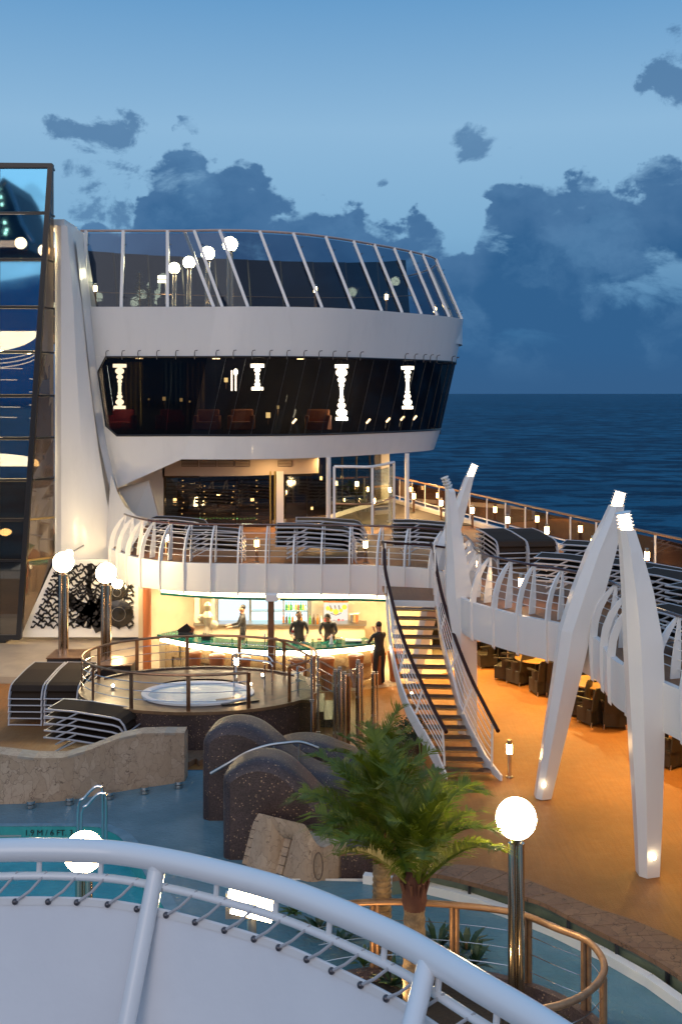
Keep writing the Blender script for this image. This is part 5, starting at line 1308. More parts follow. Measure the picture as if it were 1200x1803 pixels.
# guest leaning on the counter at its right end, seen from behind, turned to the left
person('man in black standing at the right end of the bar, elbow on the counter', (px_x(667, 29.5), 29.5, 0), R(-150),
       dict(ell=(-.20, -.26, 1.22), wrl=(-.16, -.46, 1.36), hdl=(-.15, -.49, 1.43), elr=(.26, -.12, 1.18), wrr=(.20, -.34, 1.17), hdr=(.16, -.42, 1.17), knr=(.13, .02, .49), anr=(.16, .12, .09), tor=(.19, -.05, .04), head=(0, -.03, 1.62), top=(0, -.04, 1.71)), 1.80)
person('bartender in black with arms forward, left of the menu poster', (px_x(526, 31.0), 31.0, 0), R(8),
       dict(ell=(-.26, -.05, 1.16), wrl=(-.22, -.25, 1.10), hdl=(-.20, -.33, 1.09), elr=(.26, -.05, 1.16), wrr=(.2, -.24, 1.10), hdr=(.17, -.32, 1.09)), 1.80)
person('bartender in black bending over the counter in front of the poster', (px_x(580, 31.1), 31.15, 0), R(-12),
       dict(chest=(0, -.10, 1.26), neckb=(0, -.17, 1.42), neck=(0, -.20, 1.47), head=(0, -.27, 1.545), top=(0, -.30, 1.63), face=(0, -1, -.7), shl=(-.18, -.14, 1.39), shr=(.18, -.14, 1.39),
            ell=(-.24, -.22, 1.15), wrl=(-.14, -.40, 1.08), hdl=(-.10, -.47, 1.07), elr=(.25, -.22, 1.15), wrr=(.15, -.40, 1.08), hdr=(.11, -.47, 1.07)), 1.82)
person('bartender with dark hair seen from the side at the back of the bar', (px_x(427, 32.0), 32.0, 0), R(-80),
       dict(ell=(-.2, -.12, 1.15), wrl=(-.16, -.34, 1.12), hdl=(-.15, -.42, 1.12), elr=(.2, -.12, 1.15), wrr=(.16, -.34, 1.12), hdr=(.15, -.42, 1.12), waist=(0, .02, 1.08)), 1.78)

# ================================================================== DINING TERRACE UNDER THE RIGHT BALCONY
tw = thing('terrace_wall', 'dark window wall behind the dining terrace', 'wall', (5.5, 33.5, 0))
for k in range(4):
    MB().box((3.2+k*1.3+.65, 33.6, 1.3), (1.26, .08, 2.5)).build('pane', M['lglass'], tw)
    MB().box((3.2+k*1.3, 33.55, 1.3), (.08, .14, 2.56)).build('mullion', M['black'], tw)
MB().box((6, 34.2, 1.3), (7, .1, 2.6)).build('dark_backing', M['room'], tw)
ow = thing('outer_wall', 'dark outer wall with windows along the ship side under the balcony', 'wall', (hullx(27), 27, 0))
for k in range(16):
    a = Vector((hullx(8+k*1.6)-.35, 8+k*1.6, 0)); b_ = Vector((hullx(8+(k+1)*1.6)-.35, 8+(k+1)*1.6, 0)); e = (b_-a)*.03
    MB().prism([a+e+N_((0, 0, .6)), b_-e+N_((0, 0, .6)), b_-e+N_((0, 0, 2.3)), a+e+N_((0, 0, 2.3))], (-.03, 0, 0)).build('pane', M['lglass'], ow)
    MB().beam(a+N_((0, 0, .02)), a+N_((0, 0, 2.55)), .1, .1, up=(0, 1, 0)).build('post', M['plaster'], ow)
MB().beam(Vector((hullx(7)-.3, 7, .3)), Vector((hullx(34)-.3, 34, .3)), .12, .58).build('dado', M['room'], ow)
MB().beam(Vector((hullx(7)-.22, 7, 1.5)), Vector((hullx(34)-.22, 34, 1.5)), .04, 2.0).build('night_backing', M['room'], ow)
def table_proto(loc, lab):
    t = thing('round_table', lab, 'table', loc, group='round wooden tables on the dining terrace'); c = Vector(loc)
    MB().lathe([(.62, .70), (.64, .72), (.63, .745)], c, 32).build('tabletop', M['tabletop'], t, smooth=True)
    MB().lathe([(.30, 0), (.28, .03), (.05, .06), (.045, .69), (.2, .70)], c, 16).build('pedestal', M['black'], t, smooth=True)
    a = thing('ashtray', 'small dark ashtray on '+lab, 'ashtray', c+N_((-.02, 0, .745)), group='ashtrays on the terrace tables')
    MB().lathe([(.07, 0), (.08, .05), (.065, .05), (.05, .015)], c+N_((-.02, 0, .745)), 14).build('bowl', M['black'], a); MB().lathe([(.083, .045), (.083, .055)], c+N_((-.02, 0, .745)), 14).build('rim', M['steel'], a)
def chair_proto():
    t = thing('rattan_chair', 'p', 'chair')
    MB().box((0, 0, .36), (.56, .54, .12)).build('seat', M['rattan'], t, bevel=.02)
    b = MB(); n = 12
    rows = []
    for z, r_, lean in ((.10, .29, 0), (.42, .30, .0), (.66, .32, .02)):
        rows.append([Vector((r_*math.cos(a), r_*math.sin(a)+lean, z)) for a in [(-.12+i*(PI+.24)/n) for i in range(n+1)]])
    b.slab(rows, (0, 0, 0)) if False else None
    b.grid([[Vector((p.x*1.0, p.y, p.z)) for p in r] for r in rows]); b.grid([[Vector((p.x*.9, p.y*.9, p.z)) for p in r] for r in rows][::-1])
    b.grid([rows[-1], [Vector((p.x*.9, p.y*.9, p.z)) for p in rows[-1]]]); b.build('tub', M['rattan'], t, smooth=True)
    b = MB(); W_ = []
    for z, w, y in ((.40, .27, .28), (.7, .26, .32), (.93, .24, .37), (.98, .19, .385)): W_.append([Vector((-w, y-.03, z)), Vector((-w*.5, y, z)), Vector((w*.5, y, z)), Vector((w, y-.03, z))])
    b.slab(W_, (0, .045, 0)); b.build('backrest', M['rattan'], t, smooth=True)
    b = MB(); b.prism([Vector((-.28, -.26, .06)), Vector((.28, -.26, .06)), Vector((.28, .27, .06)), Vector((-.28, .27, .06))], (0, 0, .28)); b.build('skirt', M['rattan'], t)
    for sx in (-1, 1):
        MB().beam((sx*.29, -.27, .64), (sx*.30, .26, .68), .07, .04).build('armrest', M['rattan'], t)
        for y in (-.24, .26): MB().tube([(sx*.26, y, .12), (sx*.265, y, 0)], .018, 6).build('leg', M['steel'], t)
    return t
T1 = Wz(945, 1157, .745); T2 = Wz(1046, 1200, .745); T3 = Vector((7.6, 23.6, .745)); T0 = Vector((4.6, 32.2, .745))
table_proto((T1.x, T1.y, 0), 'round table seen between the two nearest pylons'.replace('between the two nearest pylons', 'left of the leaning pylon'))
table_proto((T2.x, T2.y, 0), 'round table seen between the two pylon legs'); table_proto((T3.x, T3.y, 0), 'round table at the right edge, mostly hidden'); table_proto((T0.x, T0.y, 0), 'farthest round table behind the stairs column')
cp0 = chair_proto(); used = False
for x, y, r_, lab in ((4.35, 31.6, 100, 'farthest left rattan chair, by the stairs column'), (4.75, 30.2, 60, 'rattan chair on the left of the first table'), (5.05, 29.75, 35, 'rattan chair in front left of the first table'), (5.5, 28.75, 15, 'tall backed rattan chair in front of the first table'), (5.85, 28.6, -10, 'rattan chair half behind the leaning pylon'),
                     (6.6, 29.9, -90, 'rattan chair right of the first table'), (5.6, 31.2, 180, 'rattan chair behind the first table'), (6.0, 26.85, 60, 'rattan chair just right of the leaning pylon leg'), (6.25, 26.15, 28, 'tall backed rattan chair in front of the second table'), (6.7, 25.9, -5, 'rattan chair in front right of the second table'),
                     (7.5, 27.2, -90, 'rattan chair right of the second table'), (6.6, 28.6, 180, 'rattan chair behind the second table'), (7.0, 24.2, 60, 'rattan chair right of the foremost pylon'), (7.25, 23.2, 30, 'rattan chair at the right edge of the picture'), (7.35, 24.9, 120, 'rattan chair behind the foremost pylon leg'), (3.95, 32.6, 90, 'rattan chair deep in the terrace corner'), (5.2, 32.4, -70, 'rattan chair right of the farthest table')):
    if not used: cp0.location = (x, y, 0); cp0.rotation_euler = (0, 0, R(180+r_)); cp0['label'] = lab; cp0['group'] = 'black rattan chairs on the dining terrace'; used = True
    else: dup(cp0, (x, y, 0), R(180+r_), lab, 'black rattan chairs on the dining terrace')
tg = thing('globe_ornament', 'pale round lamp shade standing among the terrace chairs', 'lamp', (4.9, 31.2, .0)); 
MB().lathe([(.05, .0), (.03, .5), (.03, .72)], (4.95, 31.2, 0), 10).build('stem', M['steel'], tg); MB().sphere((4.95, 31.2, .92), .22, 18, 10).build('shade', M['white2'], tg, smooth=True)
# ceiling lamps of the terrace (they light the orange deck)
spl = [(4.2, 31.5), (5.0, 28.4), (6.6, 29.0), (5.6, 25.6), (7.2, 25.6), (6.6, 21.8), (8.3, 22.0), (7.2, 18.6), (9.0, 18.2), (8.2, 15.6), (4.15, 26.2), (5.55, 22.4), (2.6, 31.0), (6.3, 18.9)]
for k, (x, y) in enumerate(spl):
    t = thing('soffit_light', 'round amber downlight in the ceiling of the dining terrace', 'ceiling light', (x, y, ZU-.80), group='downlights under the right balcony')
    MB().lathe([(.11, -.03), (.11, .03)], (x, y, ZU-.755), 16).build('housing', M['steel'], t)
    MB().lathe([(.09, -.012), (.09, .0)], (x, y, ZU-.79), 16).build('lens', M['warm'], t)
    ld = bpy.data.lights.new('downlight', 'AREA'); ld.shape = 'DISK'; ld.size = .18; ld.energy = (22 if x < 5.8 and y < 27 else (135 if y > 23 else (60 if y > 20 else 16))); ld.color = (1.0, .60, .17); ld.spread = R(165)
    lo = bpy.data.objects.new('downlight', ld); COL.objects.link(lo); lo.parent = t; lo.location = (0, 0, -.02)
# ================================================================== WHIRLPOOL PLATFORM
wp_ = thing('whirlpool', 'raised round whirlpool platform with dark mosaic wall and white tub', 'whirlpool', (-3.5, 25.7, 0))
WC = Vector((-3.45, 25.75, 0)); RX_, RY_ = 2.85, 1.95
el = lambda f, z, n=72: [WC+N_((RX_*f*math.cos(2*PI*i/n), RY_*f*math.sin(2*PI*i/n), z)) for i in range(n)]
def closed(l): return l+[l[0]]
MB().grid([closed(el(1, 0)), closed(el(1, .93))]).build('mosaic_wall', M['mosaic'], wp_, smooth=True)
b = MB(); b.grid([closed(el(1, .93)), closed(el(1.03, .93)), closed(el(1.03, 1.0)), closed(el(.86, 1.0))]); b.build('rim', mat('brown_rim_tile', (.22, .12, .06), .35, col2=(.14, .08, .04), nscale=5), wp_, smooth=True)
MB().grid([closed(el(.86, 1.0)), closed(el(.40, 1.0))]).build('platform_floor', mat('brown_platform_tile', (.17, .088, .048), .4, col2=(.10, .06, .035), nscale=3), wp_)
TC = Vector((-3.42, 25.15, 1.0))
te = lambda f, z, rx=1.28, ry=.95, n=56: closed([TC+N_((rx*f*math.cos(2*PI*i/n), ry*f*math.sin(2*PI*i/n), z)) for i in range(n)])
MB().grid([te(1.05, .01), te(1.05, .06), te(.96, .07), te(.92, .03), te(.88, -.4), te(.3, -.5), te(.01, -.5)]).build('tub', M['white2'], wp_, smooth=True)
MB().add(te(.93, .015)[:-1], [tuple(range(56))]).build('water', M['tub'], wp_)
# back kerb
kb = [WC+N_((RX_*.97*math.cos(a), RY_*.97*math.sin(a), 1.0)) for a in [R(35)+R(120)*i/24 for i in range(25)]]
MB().slab([[p+N_((0, 0, .04)) for p in kb], [p for p in kb]], (0, -.12, 0)).build('kerb', M['mosaic'], wp_)
MB().box(TC+N_((1.0, -.55, .02)), (.9, .5, .03), rz=R(25)).build('dark_mat', M['black'], wp_)
wr_ = thing('whirlpool_railing', 'bronze ring railing round the whirlpool platform', 'railing', WC+N_((0, 0, 1)))
angs = [R(-38)+R(336)*i/60 for i in range(61)]
rp = lambda a, z, f=1.0: WC+N_((RX_*f*math.cos(a), RY_*f*math.sin(a), z))
MB().tube([rp(a, 1.82) for a in angs], .032, 8).build('handrail', M['bronze'], wr_, smooth=True)
for z in (1.22, 1.42, 1.62): MB().tube([rp(a, z) for a in angs], .010, 5).build('wire', M['chrome'], wr_)
for k in range(13):
    a = angs[0]+(angs[-1]-angs[0])*k/12; t_ = N_((-math.sin(a), math.cos(a), 0))
    MB().beam(rp(a, .93), rp(a, 1.82), .09, .03, up=(math.cos(a), math.sin(a), 0)).build('post', M['bronze'], wr_)
p0, p1 = Wz(484, 1123, 1.82), Wz(594, 1181, 1.0+.35)
dr = thing('stair_rail', 'sloping bronze handrail with wires down from the whirlpool', 'railing', (p1.x, p1.y, 0))
q0 = rp(R(14), 1.82); q0 = Wy(484, 1123, 27.4); q1 = Wy(594, 1181, 26.6)
MB().tube([q0, q1], .03, 8).build('handrail', M['bronze'], dr)
for f in (.25, .5, .75): MB().tube([q0-N_((0, 0, f*.8)), q1-N_((0, 0, f*.8))], .01, 5).build('wire', M['chrome'], dr)
for f in (0, .5, 1): p = q0.lerp(q1, f); MB().beam(p, N_((p.x, p.y, p.z-.9 if f else 1.0)), .05, .05, up=(0, 1, 0)).build('post', M['bronze'], dr)
stp = thing('platform_steps', 'dark steps climbing to the whirlpool platform on its right', 'steps', (-.6, 26.4, 0))
for k in range(5): MB().box((-.35-.22*k, 26.6, .1+.19*k), (.3 if k < 4 else .5, 1.6, .19)).build('step', M['mosaic'], stp)
# looping grab rail
gr = thing('grab_rail', 'looped chrome grab rail beside the whirlpool tub', 'grab rail', (px_x(455, 25.2), 25.2, 1.0))
for dz_, yy, w in ((0, 25.0, 1.0), (.13, 25.3, 1.0)):
    c = Wy(443, 1166-(4 if dz_ else 0), yy)
    pts = [Wy(408, 1172, yy)]+[Wy(x, y, yy) for x, y in ((412, 1161), (425, 1160), (450, 1163), (472, 1166), (480, 1174))]
    pts = catmull([p+N_((.0, 0, dz_)) for p in pts], 5); MB().tube(pts, .022, 8).build('loop', M['chrome'], gr, smooth=True)
for x in (412, 466, 479): p = Wy(x, 1170, 25.1); MB().tube([N_((p.x, p.y, 1.0)), p], .02, 8).build('leg', M['chrome'], gr)

# ================================================================== CHROME POSTS AND GLASS SHOWER SCREENS
sc_ = [(524, 1173, 1300, 'far left slim'), (549, 1160, 1344, 'long slim'), (560, 1158, 1316, 'slim bright'), (590, 1182, 1316, 'left thick'), (598, 1178, 1318, 'second thick'), (606, 1186, 1316, 'short dark capped'), (613, 1190, 1312, 'bronze tinted'), (630, 1165, 1304, 'tall right'), (637, 1172, 1300, 'thin tall right'), (657, 1186, 1284, 'farthest right'), (664, 1186, 1282, 'thin farthest right')]
pp = []
for k, (x, yt_, yb, lab) in enumerate(sc_):
    p = Wz(x, yb, 0); q = Wy(x, yt_, p.y); r_ = (.035, .035, .03, .055, .055, .05, .05, .055, .03, .055, .025)[k]
    t = thing('chrome_post', lab+' chrome post of the glass screen by the steps', 'post', p, group='chrome posts of the curved glass screen')
    MB().tube([p, N_((p.x, p.y, q.z))], r_, 14).build('tube', M['chrome'] if k != 6 else M['bronze'], t, smooth=True)
    MB().tube([N_((p.x, p.y, q.z)), N_((p.x, p.y, q.z+.05))], r_*.8, 12).build('cap', M['steel'], t); pp.append((p, q.z))
for k, (a, b_) in enumerate(((0, 1), (2, 3), (4, 7), (7, 9))):
    A, B_ = pp[a], pp[b_]
    t = thing('shower_screen', ['first', 'second', 'third', 'last'][k]+' curved clear glass panel between the chrome posts, from the left', 'glass panel', (A[0]+B_[0])/2)
    m_ = (A[0]+B_[0])/2+N_((0, .15, 0)); cv = catmull([A[0], m_, B_[0]], 5); zt2 = min(A[1], B_[1])-.12
    MB().slab([[p+N_((0, 0, .12)) for p in cv], [N_((p.x, p.y, zt2)) for p in cv]], (0, .012, 0)).build('pane', M['clear'], t, smooth=True)
    for p in (A[0], B_[0]):
        for z in (.35, zt2-.2): MB().box(N_((p.x, p.y-.02, z)), (.10, .05, .05)).build('clamp', M['steel'], t)

# ================================================================== STONE WALL, HUMPS, BENCH
def prism_wall(pts, tops, thick, name, m, parent, zb=-.05, nz=1):
    """curved wall: pts footprint line (front), heights at each, thickness backwards"""
    pass
swl = thing('stone_wall', 'wavy low wall faced with beige crazy paving on the left pool side', 'wall', (-5, 21.8, 0))
fr_ = catmull([Wz(-90, 1416, 0), Wz(0, 1415, 0), Wz(60, 1413, 0), Wz(120, 1408, 0), Wz(180, 1398, 0), Wz(240, 1388, 0), Wz(290, 1381, 0), Wz(325, 1375, 0)], 6)
tp_tab = [(-90, 1322), (0, 1330), (60, 1337), (110, 1337), (160, 1322), (210, 1302), (250, 1294), (290, 1293), (326, 1293)]
back = []
frt, frb, bkt = [], [], []
for p in fr_:
    x = p.x*F/p.y+600; yt_ = lerp_tab(tp_tab, x); z = H-(yt_-693)*p.y/F
    frb.append(p+N_((0, 0, -.1))); frt.append(N_((p.x, p.y, z))); bkt.append(N_((p.x+.02, p.y+.34, z+.01)))
MB().grid([frb, frt]).build('stone_face', M['stone'], swl, smooth=True)
nf = len(frt)
caps = 14
for k in range(caps):
    i0, i1 = round((nf-1)*k/caps), round((nf-1)*(k+1)/caps)
    A = [p.lerp(q, .0) for p, q in zip(frt[i0:i1+1], bkt[i0:i1+1])]; e = (A[-1]-A[0])*.006
    MB().slab([[p+N_((0, -.02, .035)) for p in A[:-1]]+[A[-1]-e+N_((0, -.02, .035))], [p+N_((0, .36, .045)) for p in A[:-1]]+[A[-1]-e+N_((0, .36, .045))]], (0, 0, -.05)).build('cap_stone', M['stone'] if k % 3 else mat('pale_cap_stone%s' % '', (.40, .33, .26), .55, col2=(.32, .25, .19), nscale=6) if 'pale_cap_stone' not in bpy.data.materials else bpy.data.materials['pale_cap_stone'], swl)
MB().grid([[p+N_((0, .34, -.03)) for p in frt], [N_((p.x, p.y+.34, 0)) for p in frt]]).build('back_face', M['mosaic'], swl)
MB().grid([[frt[-1], frt[-1]+N_((0.02, .34, 0))], [frb[-1], frb[-1]+N_((.02, .34, 0))]]).build('end_face', M['stone'], swl)

def hump(label, prof_px, Y, depth, name='mosaic_hump', dxy=(.0, 1.0), lx=None):
    t = thing(name, label, 'sculpted wall', Wz(prof_px[0][0], prof_px[0][1], 0) if False else (px_x(prof_px[0][0], Y), Y, 0))
    top = catmull([Wy(x, y, Y) for x, y in prof_px], 6)
    top = [N_((top[0].x, Y, -.15)), N_((top[0].x, Y, .5))]+top+[N_((top[-1].x+.05, Y, -.15))]
    n = len(top); rows = []; K = 14
    nr = []
    for i in range(n):
        t_ = top[min(i+1, n-1)]-top[max(i-1, 0)]; nr.append(Vector((t_.z, 0, -t_.x)).normalized())      # points into the body
    for j in range(K+1):
        f = j/K; e = (1-(1-min(1, f*3.2))**2)**.5 if f < .5 else (1-(1-min(1, (1-f)*3.2))**2)**.5
        rows.append([p+nr[i]*.17*(1-e)+N_((dxy[0]*depth*f, dxy[1]*depth*f, 0)) for i, p in enumerate(top)])
    b = MB(); b.grid(rows)
    for rr__ in (rows[0], rows[-1]): b.grid([rr__, [N_((p.x, p.y, -.15)) for p in rr__]])
    b.build('body', M['mosaic'], t, smooth=True)
    return t
hump('rear dark mosaic hump wall standing in the shallow pool', [(352, 1330), (354, 1308), (366, 1290), (385, 1281), (405, 1278), (430, 1281), (455, 1292), (480, 1312), (505, 1334), (530, 1352), (560, 1366), (600, 1374), (650, 1378)], 20.2, .95, dxy=(.12, 1))
hump('front dark mosaic hump wall, lower and nearer', [(388, 1395), (390, 1372), (410, 1354), (435, 1344), (455, 1341), (480, 1345), (505, 1358), (530, 1380), (555, 1406), (580, 1430), (605, 1455), (625, 1475), (640, 1492)], 18.5, .95, dxy=(.10, 1))
hump('dark mosaic wave between the humps and the glass screen', [(455, 1345), (470, 1330), (500, 1315), (535, 1310), (570, 1315), (610, 1330), (650, 1345), (700, 1362)], 21.6, 1.0)
t = thing('mosaic_plinth', 'low dark mosaic plinth right of the carved stone bench', 'plinth', (px_x(640, 17.9), 17.9, 0))
MB().slab([[Wz(600, 1548, .0)+N_((0, 0, .38)), Wz(645, 1545, .0)+N_((0, 0, .38)), Wz(690, 1530, 0)+N_((0, 0, .38))], [Wz(600, 1500, 0)+N_((0, 0, .38)), Wz(645, 1500, .0)+N_((0, 0, .38)), Wz(690, 1490, 0)+N_((0, 0, .38))]], (0, 0, -.42)).build('body', M['mosaic'], t)
MB().beam(Wz(600, 1546, 0)+N_((0, 0, .39)), Wz(645, 1543, 0)+N_((0, 0, .39)), .03, .02).build('trim', M['copper'], t)
t = thing('stone_platform', 'brown platform edge behind the stone wall', 'platform', (px_x(340, 23), 23, 0))
MB().slab([[Wz(326, 1345, 0.12), Wz(345, 1335, .12), Wz(350, 1340, .12)], [Wz(326, 1300, .12), Wz(350, 1300, .12), Wz(420, 1300, .12)]], (0, 0, -.14)).build('top', M['coping'], t)
# carved stone bench
bn = thing('stone_bench', 'carved beige stone block with a curved top in the pool', 'bench', (-.8, 17.9, 0))
fa, fm, fb_ = Wz(498, 1541, 0), Wz(549, 1562, 0), Wz(610, 1541, 0)
base_c = catmull([fa, fm+N_((.0, .05, 0)), fb_], 8)
prof = [(498, 1541), (505, 1515), (512, 1485), (519, 1462), (528, 1449), (538, 1452), (546, 1466), (554, 1482), (562, 1491), (572, 1492), (585, 1485), (598, 1480), (610, 1479)]
tops = []
for p in base_c:
    x = p.x*F/p.y+600; tops.append(N_((p.x, p.y, H-(lerp_tab(prof, x)-693)*p.y/F)))
dvb = N_((-.72, .42, 0))
MB().grid([base_c, tops]).build('carved_face', M['stone'], bn, smooth=False)
# the battered left face and the top, laid as separate stones
pk = max(range(len(tops)), key=lambda i: tops[i].z)
leftprof = [N_((fa.x, fa.y, 0)), Wy(505, 1515, fa.y), Wy(512, 1487, fa.y), Wy(519, 1464, fa.y), Wy(528, 1449, fa.y)]
lp2 = resample(catmull(leftprof, 6), .155); rbk = random.Random(11)
MB().grid([[p+N_((.01, .0, -.01)) for p in lp2], [p+dvb for p in lp2]]).build('bedding', mat('dark_mortar', (.12, .085, .06), .8), bn)
for i in range(len(lp2)-1):
    f = 0.0
    while f < 1.0:
        w = rbk.uniform(.2, .38); f2 = min(1.0, f+w)
        if f2 > .93: f2 = 1.0
        a, b_ = lp2[i], lp2[i+1]; g_ = .010; o2 = N_((-.018-.010*rbk.random(), -.012, .012))
        ee = (b_-a)*.05
        MB().prism([a+dvb*(f+g_)+ee, a+dvb*(f2-g_)+ee, b_+dvb*(f2-g_)-ee, b_+dvb*(f+g_)-ee], o2).build('stone', M['stone'], bn); f = f2
tt = tops[pk:]
MB().grid([tt, [p+dvb*.9 for p in tt]]).build('saddle_top', M['stone'], bn, smooth=True)
MB().grid([[base_c[-1], base_c[-1]+dvb*.9], [tops[-1], tops[-1]+dvb*.9]]).build('end_face', M['stone'], bn)
MB().grid([[p+dvb for p in base_c], [p+dvb*.9 for p in tops]]).build('back_face', M['stone'], bn)
MB().tube([Wy(560+8*math.cos(a), 1525+24*math.sin(a), 17.45) for a in [i*PI/12 for i in range(24)]], .012, 5, closed=True).build('carved_oval', mat('carved_line', (.14, .09, .06), .7), bn)
# arched handrail over the humps
hr = thing('arched_handrail', 'slim arched steel handrail over the mosaic humps', 'handrail', (px_x(450, 20), 20, 0))
ap = catmull([Wy(371, 1362, 19.95), Wy(400, 1345, 19.9), Wy(435, 1325, 19.9), Wy(470, 1313, 19.95), Wy(505, 1308, 20.0), Wy(530, 1307, 20.1), Wy(560, 1317, 20.2)], 6)
MB().tube(ap, .028, 8).build('tube', M['steel'], hr, smooth=True)
for x, y, Y in ((482, 1311, 19.97), (527, 1308, 20.1)): p = Wy(x, y, Y); MB().tube([p, p-N_((0, 0, .45))], .018, 6).build('bracket', M['steel'], hr)
# floor sockets
for k, (x, y) in enumerate(((55, 1421), (123, 1415), (194, 1405), (255, 1396), (315, 1386))):
    p = Wz(x, y, 0); t = thing('floor_socket', ['leftmost', 'second', 'middle', 'fourth', 'rightmost'][k]+' short steel socket at the foot of the stone wall, from the left', 'socket', p, group='steel sockets along the stone wall')
    MB().tube([p, p+N_((0, 0, .06))], .085, 16).build('base', M['steel'], t); MB().tube([p+N_((0, 0, .075)), p+N_((0, 0, .13))], .085, 16).build('cap', M['chrome'], t); MB().tube([p+N_((0, 0, .06)), p+N_((0, 0, .08))], .06, 12).build('neck', M['black'], t)
# pool ladder
pl_ = thing('pool_ladder', 'polished steel pool ladder at the deep pool corner', 'ladder', Wz(165, 1482, 0))
for k, (dx, dy) in enumerate(((0, 0), (6, 12))):
    Y = 18.9 if k == 0 else 18.5
    pts = [Wy(x+dx, y+dy, Y) for x, y in ((138, 1500), (138, 1420), (150, 1404), (166, 1387), (176, 1385), (181, 1395), (181, 1480))]
    MB().tube(catmull(pts, 4), .025, 8).build('side_tube', M['chrome'], pl_, smooth=True)
for z in (-.15, -.4): MB().box(Wz(143, 1475, 0)+N_((.02, -.3, z)), (.12, .5, .03)).build('step', M['steel'], pl_)
# depth marking on the far pool wall
tx_ = bpy.data.curves.new('depth_marking', 'FONT'); tx_.body = '1.9 M / 6 FT. 3 IN'; tx_.size = .155; tx_.space_character = 1.0; tx_.extrude = .002
to = bpy.data.objects.new('depth_marking', tx_); COL.objects.link(to)
dg = bpy.context.evaluated_depsgraph_get(); me = bpy.data.meshes.new_from_object(to.evaluated_get(dg)); bpy.data.objects.remove(to)
to = bpy.data.objects.new('depth_marking', me); COL.objects.link(to); to.location = (px_x(43, 19.88), 19.885, -.165); to.rotation_euler = (R(90), 0, 0); me.materials.clear(); me.materials.append(M['black'])
tag(to, 'black depth lettering on the teal pool wall', 'lettering')
struct(MB().slab([[Vector((p.x, p.y, .012)) for p in pool_edge], [Vector((p.x+.18, p.y+.12, .012)) for p in pool_edge]], (0, 0, -.02)).build('pool_edge_tiles', mat('pale_blue_edge', (.16, .30, .36), .25, col2=(.12, .24, .30), nscale=4)))
t = tag(MB().beam(Wz(0, 1468, -.18)+N_((0, -.1, 0)), Wz(105, 1466, -.18)+N_((0, -.1, 0)), .03, .03).build('lane_cable', M['steel']), 'thin steel cable along the far wall of the deep pool', 'cable')
# ================================================================== LAZY RIVER AND GARDEN CIRCLE
cop_o = catmull([Wz(x, y, .40) for x, y in ((700, 1528), (760, 1521), (821, 1523), (867, 1529), (921, 1546), (992, 1575), (1054, 1600), (1117, 1621), (1200, 1658), (1290, 1720), (1400, 1850))], 6)
cop_i = catmull([Wz(x, y, .40) for x, y in ((690, 1545), (740, 1538), (775, 1540), (833, 1554), (887, 1569), (950, 1587), (1008, 1617), (1075, 1650), (1133, 1679), (1200, 1721), (1290, 1800))], 6)
n_ = 60
co, ci = resample(cop_o, .1), resample(cop_i, .1)
def samp(L, f): i = f*(len(L)-1); k = min(int(i), len(L)-2); return L[k].lerp(L[k+1], i-k)
rw = thing('river_wall', 'curved river wall with brown stone coping and greenish inner face', 'wall', (3, 16, 0))
NS = 16
for k in range(NS):
    f0, f1 = k/NS, (k+1)/NS-.002; fs_ = [f0+(f1-f0)*i/4 for i in range(5)]
    MB().slab([[samp(co, f) for f in fs_], [samp(ci, f) for f in fs_]], (0, 0, -.07)).build('coping_stone', M['coping'], rw, bevel=.012)
fs_ = [i/50 for i in range(51)]
MB().grid([[samp(co, f)+N_((0, -.03, -.06)) for f in fs_], [samp(co, f)+N_((0, -.03, -.45)) for f in fs_]]).build('outer_face', M['mosaic'], rw)
MB().grid([[samp(ci, f)+N_((0, .12, -.07)) for f in fs_], [samp(ci, f)+N_((0, .12, -.5)) for f in fs_]]).build('inner_face', mat('greenish_pool_face', (.16, .20, .15), .4, col2=(.10, .13, .10), nscale=3), rw)
for k in range(1, 14, 2):
    p = samp(ci, k/14); MB().beam(p+N_((0, .02, -.07)), p+N_((0, .02, -.30)), .05, .05, up=(0, 1, 0)).build('bracket', M['black'], rw)
kp = catmull([Wz(x, y, .2) for x, y in ((640, 1538), (690, 1544), (754, 1556), (837, 1577), (900, 1600), (950, 1619), (1008, 1646), (1075, 1679), (1133, 1712), (1200, 1757), (1300, 1840))], 6)
kr = thing('river_kerb', 'thin white curved kerb along the lazy river', 'kerb', (3, 15, 0))
fs2 = resample(kp, .8)
for k in range(len(fs2)-1):
    a, b_ = fs2[k], fs2[k+1]; e = (b_-a)*.004; nn = (b_-a).cross(N_((0, 0, 1))).normalized()*.07
    MB().prism([a+nn+e, b_+nn-e, b_-nn-e, a-nn+e], (0, 0, -.3)).build('kerb_piece', M['white2'], kr)
# river water, overflow gutter
gut = [samp(resample(kp, .1), i/50) for i in range(51)]
struct(MB().grid([[samp(ci, f)+N_((0, .15, -.33)) for f in fs_], [p+N_((0, 0, -.13)) for p in gut]]).build('gutter_water', M['river']))
rv = [(p.x, p.y) for p in gut]+[(6.4, 8), (6, 4), (-1.1, 4), (-1.3, 12), (-1.6, 16), (-.9, 17.6)]
struct(MB().add([(x, y, .06) for x, y in rv], [tuple(range(len(rv)))]).build('river_water', M['river']))
MB().grid([[N_((-1.1, 4, -.02)), N_((-1.3, 12, -.02)), N_((-1.6, 16, -.02)), N_((-.9, 17.6, -.02)), N_((.5, 17.6, -.02))], [N_((-1.1, 4, .075)), N_((-1.3, 12, .075)), N_((-1.6, 16, .075)), N_((-.9, 17.6, .075)), N_((.5, 17.6, .075))]]).build('river_lip', M['white2'], kr)
